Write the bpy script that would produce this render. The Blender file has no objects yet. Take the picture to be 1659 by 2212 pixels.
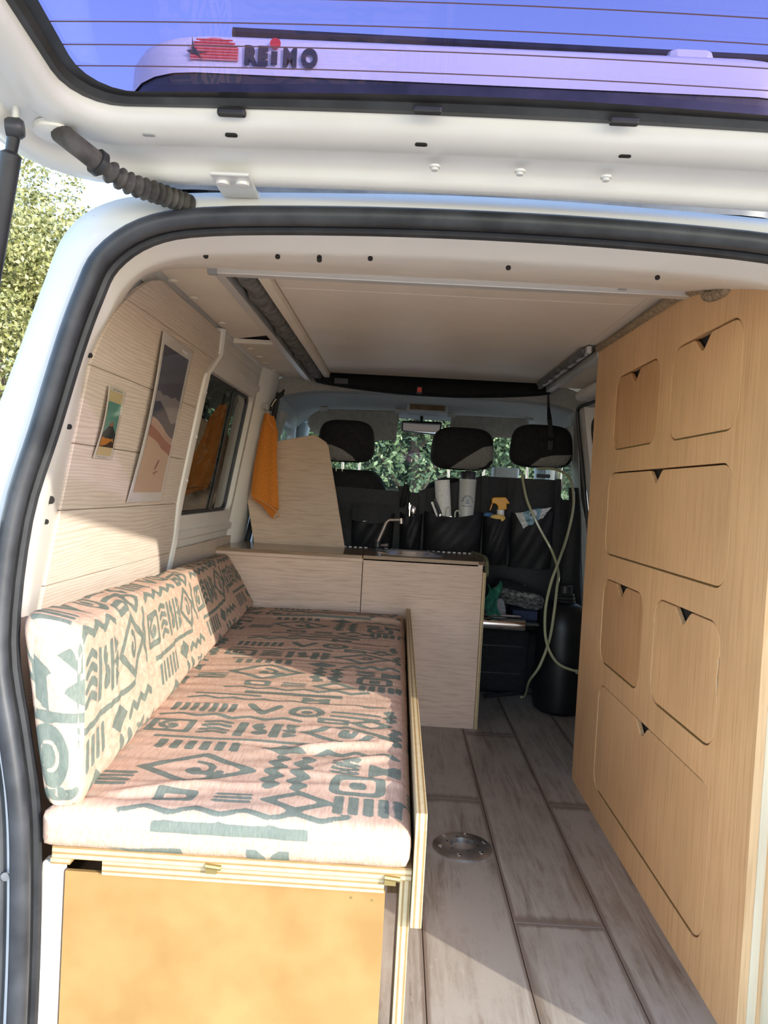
import bpy, bmesh, math, random
import numpy as np
from mathutils import Vector, Matrix

random.seed(7); rng = np.random.default_rng(7)
scene = bpy.context.scene
C = scene.collection

# ---------------------------------------------------------------- camera
W, H, FPX = 1659.0, 2212.0, 1660.0
HC = 0.90                                    # lens height above the van floor
VPX, VPY, ROLL = 865.0, 1060.0, 0.055        # where the van's long axis vanishes, and the tilt of the hand
def _axes():
    v = Vector(((VPX-W/2)/FPX, (VPY-H/2)/FPX, 1.0)).normalized()
    x = Vector((math.cos(ROLL), math.sin(ROLL), 0)); x = (x - v*x.dot(v)).normalized()
    z = v.cross(x)
    if z.y > 0: z = -z
    return x, v, z
AX, AY, AZ = _axes()
cam_d = bpy.data.cameras.new('camera'); cam = bpy.data.objects.new('camera', cam_d); C.objects.link(cam)
cam_d.sensor_fit = 'VERTICAL'; cam_d.sensor_height = 24.0; cam_d.lens = 24.0*FPX/H
cam_d.clip_start = 0.02; cam_d.clip_end = 500
rot = Matrix(((AX.x, -AX.y, -AX.z), (AY.x, -AY.y, -AY.z), (AZ.x, -AZ.y, -AZ.z)))
cam.matrix_world = Matrix.Translation((0, 0, HC)) @ rot.to_4x4()
scene.camera = cam

# ---------------------------------------------------------------- sky, sun, exposure
SUN_EL, SUN_DX, SUN_DY = math.radians(17.6), -0.741, 0.671     # light travels towards -x (left wall) and +y (into the van)
world = bpy.data.worlds.new('sky'); scene.world = world; world.use_nodes = True
wn = world.node_tree.nodes; wl = world.node_tree.links
bgn = wn['Background']; sky = wn.new('ShaderNodeTexSky'); sky.sky_type = 'NISHITA'
sky.sun_disc = False; sky.sun_elevation = math.radians(38); sky.sun_rotation = math.atan2(-SUN_DX, -SUN_DY)
sky.air_density = 1.0; sky.dust_density = 0.6; sky.ozone_density = 1.4
wl.new(sky.outputs[0], bgn.inputs['Color']); bgn.inputs['Strength'].default_value = 0.40
sun_d = bpy.data.lights.new('sun', 'SUN'); sun = bpy.data.objects.new('sun', sun_d); C.objects.link(sun)
sun_d.energy = 2.9; sun_d.angle = math.radians(0.6); sun_d.color = (1.0, 0.93, 0.82)
ld = Vector((SUN_DX*math.cos(SUN_EL), SUN_DY*math.cos(SUN_EL), -math.sin(SUN_EL)))
sun.rotation_euler = ld.to_track_quat('-Z', 'Y').to_euler(); sun.location = (4, -4, 4)
vs = scene.view_settings
scene.display_settings.display_device = 'sRGB'
vs.view_transform = 'Standard'; vs.look = 'None'; vs.exposure = 1.08; vs.gamma = 1.0; vs.use_curve_mapping = False

# ---------------------------------------------------------------- measuring helpers
def ray(px, py):
    d = Vector(((px-W/2)/FPX, (py-H/2)/FPX, 1.0)); return Vector((AX.dot(d), AY.dot(d), AZ.dot(d)))
def atY(px, py, Y): d = ray(px, py); return d*(Y/d.y) + Vector((0, 0, HC))
def atZ(px, py, Z): d = ray(px, py); return d*((Z-HC)/d.z) + Vector((0, 0, HC))
CX = 0.10                                     # the van's middle line
def wx(z): return -0.71 + 0.164*(max(z, 0.55)-0.6)       # the left wall leans in towards the roof

# ---------------------------------------------------------------- materials
def mat(name, color=(.8,.8,.8), rough=.5, metal=0., spec=.5, **kw):
    m = bpy.data.materials.new(name); m.use_nodes = True
    b = m.node_tree.nodes['Principled BSDF']
    b.inputs['Base Color'].default_value = (*color, 1); b.inputs['Roughness'].default_value = rough
    b.inputs['Metallic'].default_value = metal; b.inputs['Specular IOR Level'].default_value = spec
    for k, v in kw.items(): b.inputs[k].default_value = v
    return m
def N(m, t): return m.node_tree.nodes.new(t)
def LK(m, a, b): m.node_tree.links.new(a, b)
def ramp(m, stops, interp='LINEAR'):
    r = N(m, 'ShaderNodeValToRGB'); r.color_ramp.interpolation = interp
    e = r.color_ramp.elements
    while len(e) < len(stops): e.new(0.5)
    for i, (p, c) in enumerate(stops): e[i].position = p; e[i].color = (*c, 1) if len(c) == 3 else c
    return r
def coords(m, scale, kind='Object', rnd=True):
    tc = N(m, 'ShaderNodeTexCoord'); mp = N(m, 'ShaderNodeMapping'); mp.inputs['Scale'].default_value = scale
    if rnd:
        oi = N(m, 'ShaderNodeObjectInfo'); ad = N(m, 'ShaderNodeVectorMath'); ad.operation = 'MULTIPLY_ADD'
        ad.inputs[1].default_value = (0, 0, 0)
        sc = N(m, 'ShaderNodeVectorMath'); sc.operation = 'SCALE'; sc.inputs[0].default_value = (7.3, 5.1, 9.7)
        LK(m, oi.outputs['Random'], sc.inputs['Scale'])
        a2 = N(m, 'ShaderNodeVectorMath'); a2.operation = 'ADD'
        LK(m, tc.outputs[kind], a2.inputs[0]); LK(m, sc.outputs[0], a2.inputs[1]); LK(m, a2.outputs[0], mp.inputs['Vector'])
    else: LK(m, tc.outputs[kind], mp.inputs['Vector'])
    return mp
def noise(m, vec, scale=5, detail=4, rough=.55, dist=0.):
    n = N(m, 'ShaderNodeTexNoise'); n.inputs['Scale'].default_value = scale; n.inputs['Detail'].default_value = detail
    n.inputs['Roughness'].default_value = rough; n.inputs['Distortion'].default_value = dist
    LK(m, vec, n.inputs['Vector']); return n
def bump(m, h, strength=.2, dist=.002):
    b = N(m, 'ShaderNodeBump'); b.inputs['Strength'].default_value = strength; b.inputs['Distance'].default_value = dist
    LK(m, h, b.inputs['Height']); LK(m, b.outputs[0], m.node_tree.nodes['Principled BSDF'].inputs['Normal'])
def mixc(m, a, b, fac, mode='MIX'):
    x = N(m, 'ShaderNodeMix'); x.data_type = 'RGBA'; x.blend_type = mode
    for s, v in ((6, a), (7, b)):
        if isinstance(v, tuple): x.inputs[s].default_value = (*v, 1)
        else: LK(m, v, x.inputs[s])
    if isinstance(fac, (int, float)): x.inputs[0].default_value = fac
    else: LK(m, fac, x.inputs[0])
    return x.outputs[2]
def base(m, out): LK(m, out, m.node_tree.nodes['Principled BSDF'].inputs['Base Color'])

def wood(name, lo, hi, grain='z', fine=60, rough=.5, stretch=28, bumps=.08, rnd=True, blotch=.35):
    m = mat(name, hi, rough, spec=.35)
    s = {'x': (1, stretch, stretch), 'y': (stretch, 1, stretch), 'z': (stretch, stretch, 1)}[grain]
    mp = coords(m, s, rnd=rnd)
    n = noise(m, mp.outputs[0], fine/stretch*1.6, 7, .62, .3)
    r = ramp(m, [(.30, lo), (.52, hi), (.75, tuple(min(1, c*1.07) for c in hi))]); LK(m, n.outputs['Fac'], r.inputs[0])
    mp2 = coords(m, (1, 1, 1), rnd=rnd); n2 = noise(m, mp2.outputs[0], 4, 2)
    r2 = ramp(m, [(.35, tuple(1-blotch*.5 for _ in range(3))), (.65, (1, 1, 1))]); LK(m, n2.outputs['Fac'], r2.inputs[0])
    base(m, mixc(m, r.outputs[0], r2.outputs[0], .6, 'MULTIPLY'))
    if bumps: bump(m, n.outputs['Fac'], bumps, .001)
    return m
def noisy(name, lo, hi, scale=20, rough=.6, metal=0., spec=.4, bumps=0., detail=4, p0=.35, p1=.65):
    m = mat(name, hi, rough, metal, spec); mp = coords(m, (1, 1, 1)); n = noise(m, mp.outputs[0], scale, detail)
    r = ramp(m, [(p0, lo), (p1, hi)]); LK(m, n.outputs['Fac'], r.inputs[0]); base(m, r.outputs[0])
    if bumps: bump(m, n.outputs['Fac'], bumps, .002)
    return m
def ply(name, axis, period=.0042):
    m = mat(name, (.74, .58, .34), .6); mp = coords(m, (1, 1, 1), rnd=False); sp = N(m, 'ShaderNodeSeparateXYZ')
    LK(m, mp.outputs[0], sp.inputs[0]); md = N(m, 'ShaderNodeMath'); md.operation = 'PINGPONG'
    md.inputs[1].default_value = period; LK(m, sp.outputs['XYZ'.index(axis)], md.inputs[0])
    dv = N(m, 'ShaderNodeMath'); dv.operation = 'DIVIDE'; dv.inputs[1].default_value = period; LK(m, md.outputs[0], dv.inputs[0])
    r = ramp(m, [(.0, (.30, .18, .065)), (.28, (.36, .23, .09)), (.42, (.54, .42, .235)), (1, (.58, .465, .275))]); LK(m, dv.outputs[0], r.inputs[0])
    n = noise(m, mp.outputs[0], 60, 3); r2 = ramp(m, [(.3, (.82, .82, .82)), (.7, (1, 1, 1))]); LK(m, n.outputs['Fac'], r2.inputs[0])
    base(m, mixc(m, r.outputs[0], r2.outputs[0], 1.0, 'MULTIPLY')); return m
def glass(name, tint, f0=.04, rough=0.0, refl=1.0):
    """thin pane: tinted see-through plus mirror reflection that grows towards grazing"""
    m = bpy.data.materials.new(name); m.use_nodes = True; nt = m.node_tree; nt.nodes.clear()
    o = nt.nodes.new('ShaderNodeOutputMaterial'); mx = nt.nodes.new('ShaderNodeMixShader')
    t = nt.nodes.new('ShaderNodeBsdfTransparent'); g = nt.nodes.new('ShaderNodeBsdfGlossy'); lw = nt.nodes.new('ShaderNodeLayerWeight')
    t.inputs[0].default_value = (*tint, 1); g.inputs['Roughness'].default_value = rough; g.inputs['Color'].default_value = (refl, refl, refl, 1)
    lw.inputs[0].default_value = .5
    pw = nt.nodes.new('ShaderNodeMath'); pw.operation = 'POWER'; pw.inputs[1].default_value = 5.; nt.links.new(lw.outputs['Facing'], pw.inputs[0])
    ma = nt.nodes.new('ShaderNodeMath'); ma.operation = 'MULTIPLY_ADD'; ma.inputs[1].default_value = 1-f0; ma.inputs[2].default_value = f0; nt.links.new(pw.outputs[0], ma.inputs[0])
    nt.links.new(ma.outputs[0], mx.inputs[0]); nt.links.new(t.outputs[0], mx.inputs[1]); nt.links.new(g.outputs[0], mx.inputs[2]); nt.links.new(mx.outputs[0], o.inputs[0])
    return m

white_paint = noisy('white_body_paint', (.62, .623, .623), (.67, .672, .665), 3, .28, spec=.5)
white_inner = noisy('interior_white_paint', (.79, .755, .695), (.85, .815, .755), 5, .45)
gate_paint = noisy('tailgate_inner_paint', (.70, .69, .655), (.77, .76, .73), 4, .33)
cream = noisy('cream_ceiling_lining', (.82, .745, .62), (.87, .80, .68), 6, .6)
roof_lining = noisy('roof_lining', (.80, .735, .64), (.85, .785, .695), 5, .45)
rubber = noisy('black_rubber', (.018, .019, .022), (.045, .047, .052), 14, .42)
black_plastic = noisy('black_plastic', (.014, .015, .017), (.03, .031, .034), 20, .38)
dark_grey = noisy('dark_grey_plastic', (.05, .052, .055), (.085, .087, .09), 12, .5)
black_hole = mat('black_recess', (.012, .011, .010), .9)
grey_liner = noisy('grey_headliner', (.33, .32, .295), (.38, .37, .34), 60, .9, bumps=.05)
grey_trim = noisy('grey_trim_plastic', (.33, .34, .345), (.38, .39, .395), 40, .6)
visor_mat = noisy('visor_fabric', (.23, .22, .205), (.28, .27, .25), 50, .85)
alu = mat('brushed_aluminium', (.72, .71, .69), .35, .35)
chrome = mat('chrome', (.80, .80, .80), .10, 1.0)
steel = noisy('worn_steel', (.40, .40, .41), (.62, .62, .63), 25, .28, .95)
tap_metal = mat('brushed_tap_metal', (.48, .42, .37), .35, .9)
bolt_metal = mat('painted_bolt', (.70, .70, .69), .35, .2)
cab_wood = wood('beech_cabinet', (.66, .385, .175), (.79, .50, .255), 'z', 110, .42)
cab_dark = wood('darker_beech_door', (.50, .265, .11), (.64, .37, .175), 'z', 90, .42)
cab_edge = wood('pale_spruce_end', (.70, .56, .36), (.80, .67, .46), 'z', 60, .5)
counter_wood = wood('pinkish_plywood', (.52, .36, .265), (.69, .505, .385), 'x', 90, .5, 16)
top_wood = wood('lacquered_worktop', (.20, .125, .075), (.30, .20, .125), 'x', 60, .16, 16, bumps=.02)
fold_wood = wood('birch_plywood', (.48, .34, .235), (.62, .46, .33), 'x', 90, .5, 14)
mdf = noisy('brown_hardboard', (.285, .160, .050), (.355, .212, .075), 9, .5, bumps=.03, detail=6)
ply_z = ply('plywood_edge_stacked', 'Z'); ply_x = ply('plywood_edge_upright', 'X'); ply_y = ply('plywood_edge_deep', 'Y')
felt = noisy('brown_felt', (.20, .145, .085), (.42, .32, .21), 120, .95, bumps=.6, detail=6)
black_cloth = noisy('black_polyester', (.006, .006, .007), (.014, .014, .016), 90, .62, bumps=.2)
black_cover = noisy('black_seat_cover', (.008, .008, .009), (.016, .016, .018), 60, .85)
grey_cloth = noisy('grey_headrest_fabric', (.20, .19, .185), (.26, .25, .24), 120, .9, bumps=.1)
canvas = noisy('grey_roof_canvas', (.10, .10, .10), (.20, .20, .19), 30, .85, bumps=.4)
towel_mat = noisy('orange_microfibre', (.56, .17, .018), (.66, .225, .03), 160, .9, bumps=.25)
towel_edge = mat('orange_hem', (.72, .33, .12), .9)
white_plastic = mat('white_plastic', (.80, .80, .78), .4)
paper = noisy('paper_towel', (.72, .71, .68), (.84, .83, .80), 90, .95, bumps=.5)
brass = mat('brass', (.45, .34, .14), .4, .9)
red_plastic = mat('red_button', (.72, .06, .03), .4)
dirt = noisy('dry_ground', (.30, .25, .19), (.46, .40, .32), 1.6, .95, bumps=.4, detail=8)
bark = noisy('tree_bark', (.10, .075, .05), (.20, .16, .12), 18, .95, bumps=.6)
tail_glass = glass('tinted_rear_glass', (.50, .455, .625), .03)
side_glass = glass('dark_side_glass', (.16, .16, .19), .05)
clear_glass = glass('windscreen_glass', (.93, .96, .94), .02)
sleeve_mat = glass('plastic_sleeve', (.97, .97, .97), .03, .06)

# ---------------------------------------------------------------- mesh helpers
class MB:
    def __init__(s): s.v = []; s.f = []
    def add(s, vs_, fs):
        o = len(s.v); s.v += [tuple(p) for p in vs_]; s.f += [tuple(i+o for i in f) for f in fs]; return s
    def box(s, x0, x1, y0, y1, z0, z1):
        return s.add([(x0,y0,z0),(x1,y0,z0),(x1,y1,z0),(x0,y1,z0),(x0,y0,z1),(x1,y0,z1),(x1,y1,z1),(x0,y1,z1)],
                     [(0,3,2,1),(4,5,6,7),(0,1,5,4),(1,2,6,5),(2,3,7,6),(3,0,4,7)])
    def loft(s, rows, cu=False, cv=False, cap0=False, cap1=False):
        nr, nc = len(rows), len(rows[0]); vs_ = [p for r in rows for p in r]; fs = []
        for i in range(nr if cv else nr-1):
            for j in range(nc if cu else nc-1):
                a, b = i*nc+j, i*nc+(j+1) % nc; c, d = ((i+1) % nr)*nc+(j+1) % nc, ((i+1) % nr)*nc+j
                fs.append((a, b, c, d))
        if cap0: fs.append(tuple(range(nc-1, -1, -1)))
        if cap1: fs.append(tuple((nr-1)*nc+j for j in range(nc)))
        return s.add(vs_, fs)
    def tube(s, path, r, n=10, caps=True, flat=None):
        P = [Vector(p) for p in path]; rows = []; up = None
        for i, p in enumerate(P):
            t = (P[min(i+1, len(P)-1)]-P[max(i-1, 0)]).normalized()
            if up is None:
                up = Vector((0, 0, 1)) if abs(t.z) < .9 else Vector((0, 1, 0))
            a = t.cross(up).normalized(); up = a.cross(t).normalized()
            rr = r[i] if isinstance(r, (list, tuple)) else r
            rows.append([p+a*rr*math.cos(2*math.pi*k/n)+up*rr*(flat or 1)*math.sin(2*math.pi*k/n) for k in range(n)])
        return s.loft(rows, cu=True, cap0=caps, cap1=caps)
    def lathe(s, prof, c=(0,0,0), axis=(0,0,1), n=24, cap0=True, cap1=True):
        a = Vector(axis).normalized(); u = a.orthogonal().normalized(); w = a.cross(u); c = Vector(c)
        rows = [[c+a*h+(u*math.cos(2*math.pi*k/n)+w*math.sin(2*math.pi*k/n))*r for k in range(n)] for r, h in prof]
        return s.loft(rows, cu=True, cap0=cap0, cap1=cap1)
    def prism(s, poly, fn, t0, t1):
        n = len(poly); vs_ = [fn(u, v, t0) for u, v in poly]+[fn(u, v, t1) for u, v in poly]
        fs = [tuple(range(n-1, -1, -1)), tuple(range(n, 2*n))]+[(i, (i+1) % n, (i+1) % n+n, i+n) for i in range(n)]
        return s.add(vs_, fs)
    def build(s, name, m, parent=None, smooth=False, bevel=0, sub=0, solid=0, loc=None, angle=40):
        me = bpy.data.meshes.new(name)
        if parent is not None: org = Vector(parent['_o'])
        elif loc is not None: org = Vector(loc)
        else:
            a = np.array(s.v); org = Vector(((a[:,0].min()+a[:,0].max())/2, (a[:,1].min()+a[:,1].max())/2, a[:,2].min()))
        me.from_pydata([tuple(Vector(p)-org) for p in s.v], [], s.f)
        bm = bmesh.new(); bm.from_mesh(me); bmesh.ops.recalc_face_normals(bm, faces=bm.faces); bm.to_mesh(me); bm.free()
        me.materials.append(m)
        if smooth: me.polygons.foreach_set('use_smooth', [True]*len(me.polygons))
        o = bpy.data.objects.new(name, me); C.objects.link(o)
        if parent is not None: o.parent = parent; o['_o'] = tuple(org)
        else: o.location = org; o['_o'] = tuple(org)
        if solid: d = o.modifiers.new('solid', 'SOLIDIFY'); d.thickness = solid; d.offset = 0
        if bevel: d = o.modifiers.new('bevel', 'BEVEL'); d.width = bevel; d.segments = 2; d.limit_method = 'ANGLE'; d.angle_limit = math.radians(35)
        if sub: d = o.modifiers.new('sub', 'SUBSURF'); d.levels = sub; d.render_levels = sub
        if smooth and not sub:
            d = o.modifiers.new('wn', 'EDGE_SPLIT'); d.split_angle = math.radians(angle)
        return o
def thing(name, label, cat, loc, group=None):
    o = bpy.data.objects.new(name, None); o.empty_display_size = .05; C.objects.link(o); o.location = loc; o['_o'] = tuple(loc)
    return tag(o, label, cat, group)
def tag(o, label, cat, group=None):
    o['label'] = label; o['category'] = cat
    if group: o['group'] = group
    return o
def struct(o): o['kind'] = 'structure'; return o
def box(x0, x1, y0, y1, z0, z1): return MB().box(x0, x1, y0, y1, z0, z1)
def rrect(x0, x1, y0, y1, r, n=6):
    out = []
    for cx, cy, a0 in ((x1-r, y1-r, 0), (x0+r, y1-r, 90), (x0+r, y0+r, 180), (x1-r, y0+r, 270)):
        for k in range(n+1):
            a = math.radians(a0+90*k/n); out.append((cx+r*math.cos(a), cy+r*math.sin(a)))
    return out
def plate(outer, holes, fn, t):
    """a board with holes: outline and holes in (u,v), fn(u,v,w) places it, thickness t along w"""
    cu = bpy.data.curves.new('tmp', 'CURVE'); cu.dimensions = '2D'; cu.fill_mode = 'BOTH'; cu.extrude = t/2
    for pts in [outer]+holes:
        sp = cu.splines.new('POLY'); sp.points.add(len(pts)-1); sp.use_cyclic_u = True
        for p, (u, v) in zip(sp.points, pts): p.co = (u, v, 0, 1)
    o = bpy.data.objects.new('tmp', cu); C.objects.link(o)
    dg = bpy.context.evaluated_depsgraph_get(); me = o.evaluated_get(dg).to_mesh()
    mb = MB(); mb.v = [tuple(fn(v.co.x, v.co.y, v.co.z)) for v in me.vertices]; mb.f = [tuple(p.vertices) for p in me.polygons]
    o.evaluated_get(dg).to_mesh_clear(); bpy.data.objects.remove(o); bpy.data.curves.remove(cu)
    return mb
def text_mesh(body, size, fn, t=.0006, offset=0., align='CENTER', bold=False, space=1.0):
    cu = bpy.data.curves.new('tmp', 'FONT'); cu.body = body; cu.size = size; cu.extrude = t/2; cu.offset = offset; cu.align_x = align; cu.space_character = space
    cu.resolution_u = 4
    o = bpy.data.objects.new('tmp', cu); C.objects.link(o)
    dg = bpy.context.evaluated_depsgraph_get(); me = o.evaluated_get(dg).to_mesh()
    mb = MB(); mb.v = [tuple(fn(v.co.x, v.co.y, v.co.z)) for v in me.vertices]; mb.f = [tuple(p.vertices) for p in me.polygons]
    o.evaluated_get(dg).to_mesh_clear(); bpy.data.objects.remove(o); bpy.data.curves.remove(cu)
    return mb
def smoothpath(pts, n=6):
    P = [Vector(p) for p in pts]; out = []
    for i in range(len(P)-1):
        p0, p1, p2, p3 = P[max(i-1, 0)], P[i], P[i+1], P[min(i+2, len(P)-1)]
        for k in range(n):
            t = k/n; out.append(.5*((2*p1)+(-p0+p2)*t+(2*p0-5*p1+4*p2-p3)*t*t+(-p0+3*p1-3*p2+p3)*t**3))
    return out+[P[-1]]
# ================================================================ THE SETTING
# ---- ground and floor
g = MB(); n = 24
g.loft([[(-40+80*i/n, -12+72*j/n, -.62+.05*math.sin(i*1.7)*math.cos(j*1.3)) for i in range(n+1)] for j in range(n+1)])
struct(g.build('ground', dirt, smooth=True))

floor = struct(box(-.74, 1.0, 1.02, 4.6, -.05, -.0055).build('floor', mat('floor_joint', (.10, .075, .055), .8)))
def vinyl():
    m = mat('weathered_grey_vinyl', (.4, .37, .33), .42, spec=.4)
    mp = coords(m, (26, 1.6, 1)); n1 = noise(m, mp.outputs[0], 2.4, 9, .68, .6)
    r1 = ramp(m, [(.25, (.125, .094, .066)), (.42, (.265, .225, .18)), (.60, (.385, .35, .295)), (.80, (.53, .50, .445))]); LK(m, n1.outputs['Fac'], r1.inputs[0])
    mp2 = coords(m, (5, 2.2, 1)); n2 = noise(m, mp2.outputs[0], 1.5, 6, .7)
    r2 = ramp(m, [(.44, (0, 0, 0)), (.60, (1, 1, 1))]); LK(m, n2.outputs['Fac'], r2.inputs[0])
    c = mixc(m, r1.outputs[0], (.39, .355, .305), r2.outputs[0])
    # scuffed pale paint flakes
    mp3 = coords(m, (40, 9, 1)); n3 = noise(m, mp3.outputs[0], 2.2, 8, .75)
    r3 = ramp(m, [(.60, (0, 0, 0)), (.66, (1, 1, 1))]); LK(m, n3.outputs['Fac'], r3.inputs[0])
    n4 = noise(m, mp2.outputs[0], .8, 3); r4 = ramp(m, [(.5, (0, 0, 0)), (.62, (.75, .75, .75))]); LK(m, n4.outputs['Fac'], r4.inputs[0])
    fl = mixc(m, (0, 0, 0), r4.outputs[0], r3.outputs[0]); c = mixc(m, c, (.52, .47, .42), fl)
    # printed brown plank borders (long edges thin, butt ends wide)
    tc = N(m, 'ShaderNodeTexCoord'); sp = N(m, 'ShaderNodeSeparateXYZ'); LK(m, tc.outputs['Generated'], sp.inputs[0])
    def edge(sock, w):
        a = N(m, 'ShaderNodeMath'); a.operation = 'PINGPONG'; a.inputs[1].default_value = .5; LK(m, sock, a.inputs[0])
        nn = N(m, 'ShaderNodeMath'); nn.operation = 'MULTIPLY_ADD'; nn.inputs[1].default_value = w*1.3; LK(m, n1.outputs['Fac'], nn.inputs[0]); nn.inputs[2].default_value = -w*.65
        s = N(m, 'ShaderNodeMath'); s.operation = 'ADD'; LK(m, a.outputs[0], s.inputs[0]); LK(m, nn.outputs[0], s.inputs[1])
        mr = N(m, 'ShaderNodeMapRange'); mr.inputs[1].default_value = w*.5; mr.inputs[2].default_value = w; mr.inputs[3].default_value = 1; mr.inputs[4].default_value = 0; LK(m, s.outputs[0], mr.inputs[0]); return mr.outputs[0]
    mx = N(m, 'ShaderNodeMath'); mx.operation = 'MAXIMUM'; LK(m, edge(sp.outputs[0], .05), mx.inputs[0]); LK(m, edge(sp.outputs[1], .028), mx.inputs[1])
    mu = N(m, 'ShaderNodeMath'); mu.operation = 'MULTIPLY'; mu.inputs[1].default_value = .75; LK(m, mx.outputs[0], mu.inputs[0])
    base(m, mixc(m, c, (.17, .125, .095), mu.outputs[0])); bump(m, n1.outputs['Fac'], .12, .001); return m
vin = vinyl()
cols = [-.685, -.490, -.295, -.100, .095, .290, .485, .680, .875]
offs = [1.61, 2.25, 1.30, 1.75, 2.25, 1.61, 2.25, 1.4]
for i, (xa, off) in enumerate(zip(cols, offs)):
    ys = [1.02]+[y for y in [off-1.275, off, off+1.275, off+2.55] if 1.06 < y < 4.4]+[4.45]
    for ya, yb in zip(ys, ys[1:]):
        box(xa+.0008, xa+.1942, ya+.0008, yb-.0008, -.006, 0).build('floor_plank', vin, floor, bevel=.0012)

# ---- the rear opening: body edge, seal and inner pillars, lofted round the opening
S = [(-.492,-.02),(-.491,.2),(-.495,.35),(-.503,.44),(-.520,.525),(-.546,.655),(-.538,.83),(-.507,.96),(-.478,1.075),(-.454,1.15),(-.43,1.202),(-.375,1.243),(-.289,1.262),(-.1,1.272),(CX,1.275)]
def sy(z): return 1.05+.03*min(1, max(0, (z-.4)/.6))
Sp = [Vector((x, sy(z), z)) for x, z in S]
Jp = [Vector((max(wx(z), -.72) if z < .6 else wx(z), 1.5, z)) for _, z in S[:8]]+[Vector((wx(1.10),1.5,1.10)), Vector((wx(1.19),1.54,1.19)), Vector((wx(1.26),1.60,1.26)),
      Vector((-.592,1.69,1.335)), Vector((-.52,1.72,1.368)), Vector((-.3,1.71,1.368)), Vector((CX,1.70,1.368))]
Lp = [a*.62+b*.38+Vector((.012, 0, 0)) for a, b in zip(Sp[:9], Jp[:9])]+[Vector((-.488,1.24,1.155)), Vector((-.452,1.22,1.204)), Vector((-.395,1.205,1.236)), Vector((-.3,1.2,1.252)), Vector((-.1,1.2,1.26)), Vector((CX,1.2,1.262))]
O = [(-.60,-.02),(-.60,.2),(-.605,.35),(-.615,.44),(-.63,.525),(-.645,.655),(-.622,.83),(-.592,.96),(-.552,1.085),(-.525,1.168),(-.497,1.24),(-.445,1.283),(-.35,1.302),(-.1,1.314),(CX,1.318)]
Op = [Vector((x, 1.10, z)) for x, z in O]
def mirror(ps): return [Vector((2*CX-p.x, p.y, p.z)) for p in reversed(ps[:-1])]
def full(ps): return ps+mirror(ps)
def dens(ps, k=4): return smoothpath(ps, k)
Of, Sf, Lf, Jf = (dens(full(p)) for p in (Op, Sp, Lp, Jp))
out2 = [Vector((p.x*1.30, 1.5, .9+(p.z-.9)*1.22)) for p in Op]; out2 = out2+[Vector((2*CX-q.x, q.y, q.z)) for q in reversed(out2[:-1])]   # body side and roof skin outside
out2 = dens(out2)
def lerp(a, b, t, dy=0, push=0): return [p*(1-t)+q*t+Vector((0, dy, 0)) for p, q in zip(a, b)]
rear = MB(); rear.loft([out2, Of, lerp(Of, Sf, .06, -.012), lerp(Of, Sf, .5, -.016), lerp(Of, Sf, .86, -.012), Sf])
wall_rear = struct(rear.build('wall_rear', white_paint, smooth=True, angle=60))
inn = MB(); inn.loft([Sf, lerp(Sf, Lf, .12, .008), lerp(Sf, Lf, .5), lerp(Sf, Lf, .9), Lf, lerp(Lf, Jf, .12), lerp(Lf, Jf, .5), Jf])
inn.build('inner_pillar', white_inner, wall_rear, smooth=True, angle=50)
def off_path(ps, d):
    out = []
    for i, p in enumerate(ps):
        t = (ps[min(i+1, len(ps)-1)]-ps[max(i-1, 0)]); t.y = 0; t.normalize(); nn = Vector((-t.z, 0, t.x))
        out.append(p+nn*d)
    return out
seal_path = [p+Vector((0, -.014, 0)) for p in Sf]
sl = MB().tube(seal_path, .0135, 12).build('rubber_seal', rubber, wall_rear, smooth=True)
sl2 = MB().tube([p+Vector((0, .012, 0)) for p in off_path(Sf, -.010)], .008, 8).build('seal_lip', black_plastic, wall_rear, smooth=True)
# black gutter with two holes on the left pillar
gp = [Vector((x-.040, 1.052, z)) for x, z in S[0:7]]; gp = smoothpath(gp, 4)
gut = MB().loft([[p+Vector((-.066, .0, 0)) for p in gp], [p+Vector((-.060, -.012, 0)) for p in gp], [p+Vector((.012, -.014, 0)) for p in gp], [p+Vector((.016, .0, 0)) for p in gp]])
go = gut.build('pillar_gutter', dark_grey, wall_rear, smooth=True)
for q in ((20, 1672), (12, 1893)):
    c = atY(*q, 1.036); MB().lathe([(.006, 0), (.006, .002), (.004, .002)], c, (0, -1, 0), 16).build('gutter_hole', steel, go, smooth=True)
box(-.482, -.453, 1.072, 1.095, 0, .344).build('sill_post', white_inner, wall_rear, bevel=.004)
# punched holes in the left pillar
def on_pillar(px, py):                        # first hit of the inner pillar surface along a sight line
    d = ray(px, py); best = None
    for t in np.linspace(1.08, 1.56, 200):
        p = d*(t/d.y)+Vector((0, 0, HC))
        z = p.z; xs = [(a.x, a.y) for a in ()]
        k = min(range(len(Sf)//2), key=lambda i: abs(Sf[i].z-z)); a, l, j = Sf[k], Lf[k], Jf[k]
        if p.y < l.y: f = (p.y-a.y)/(l.y-a.y); x = a.x*(1-f)+l.x*f
        else: f = (p.y-l.y)/(j.y-l.y); x = l.x*(1-f)+j.x*f
        if p.x <= x: return p
    return p
for q, r in (((195, 768), .0045), ((150, 922), .0045), ((110, 1080), .007), ((100, 1127), .0045)):
    c = on_pillar(*q); MB().lathe([(r, 0), (r, .004), (r*.8, .0045)], c+Vector((-.002, 0, 0)), (.93, -.36, 0), 14).build('pillar_hole', black_hole, wall_rear)
for q in ((445, 552), (600, 553), (690, 555), (690, 560), (800, 557), (1098, 577), (1420, 598)):
    c = atY(*q, 1.21); MB().lathe([(.004, 0), (.004, .003), (.003, .0035)], c+Vector((0, 0, .0)), (0, -.5, -.86), 12).build('header_hole', black_hole, wall_rear)
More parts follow.
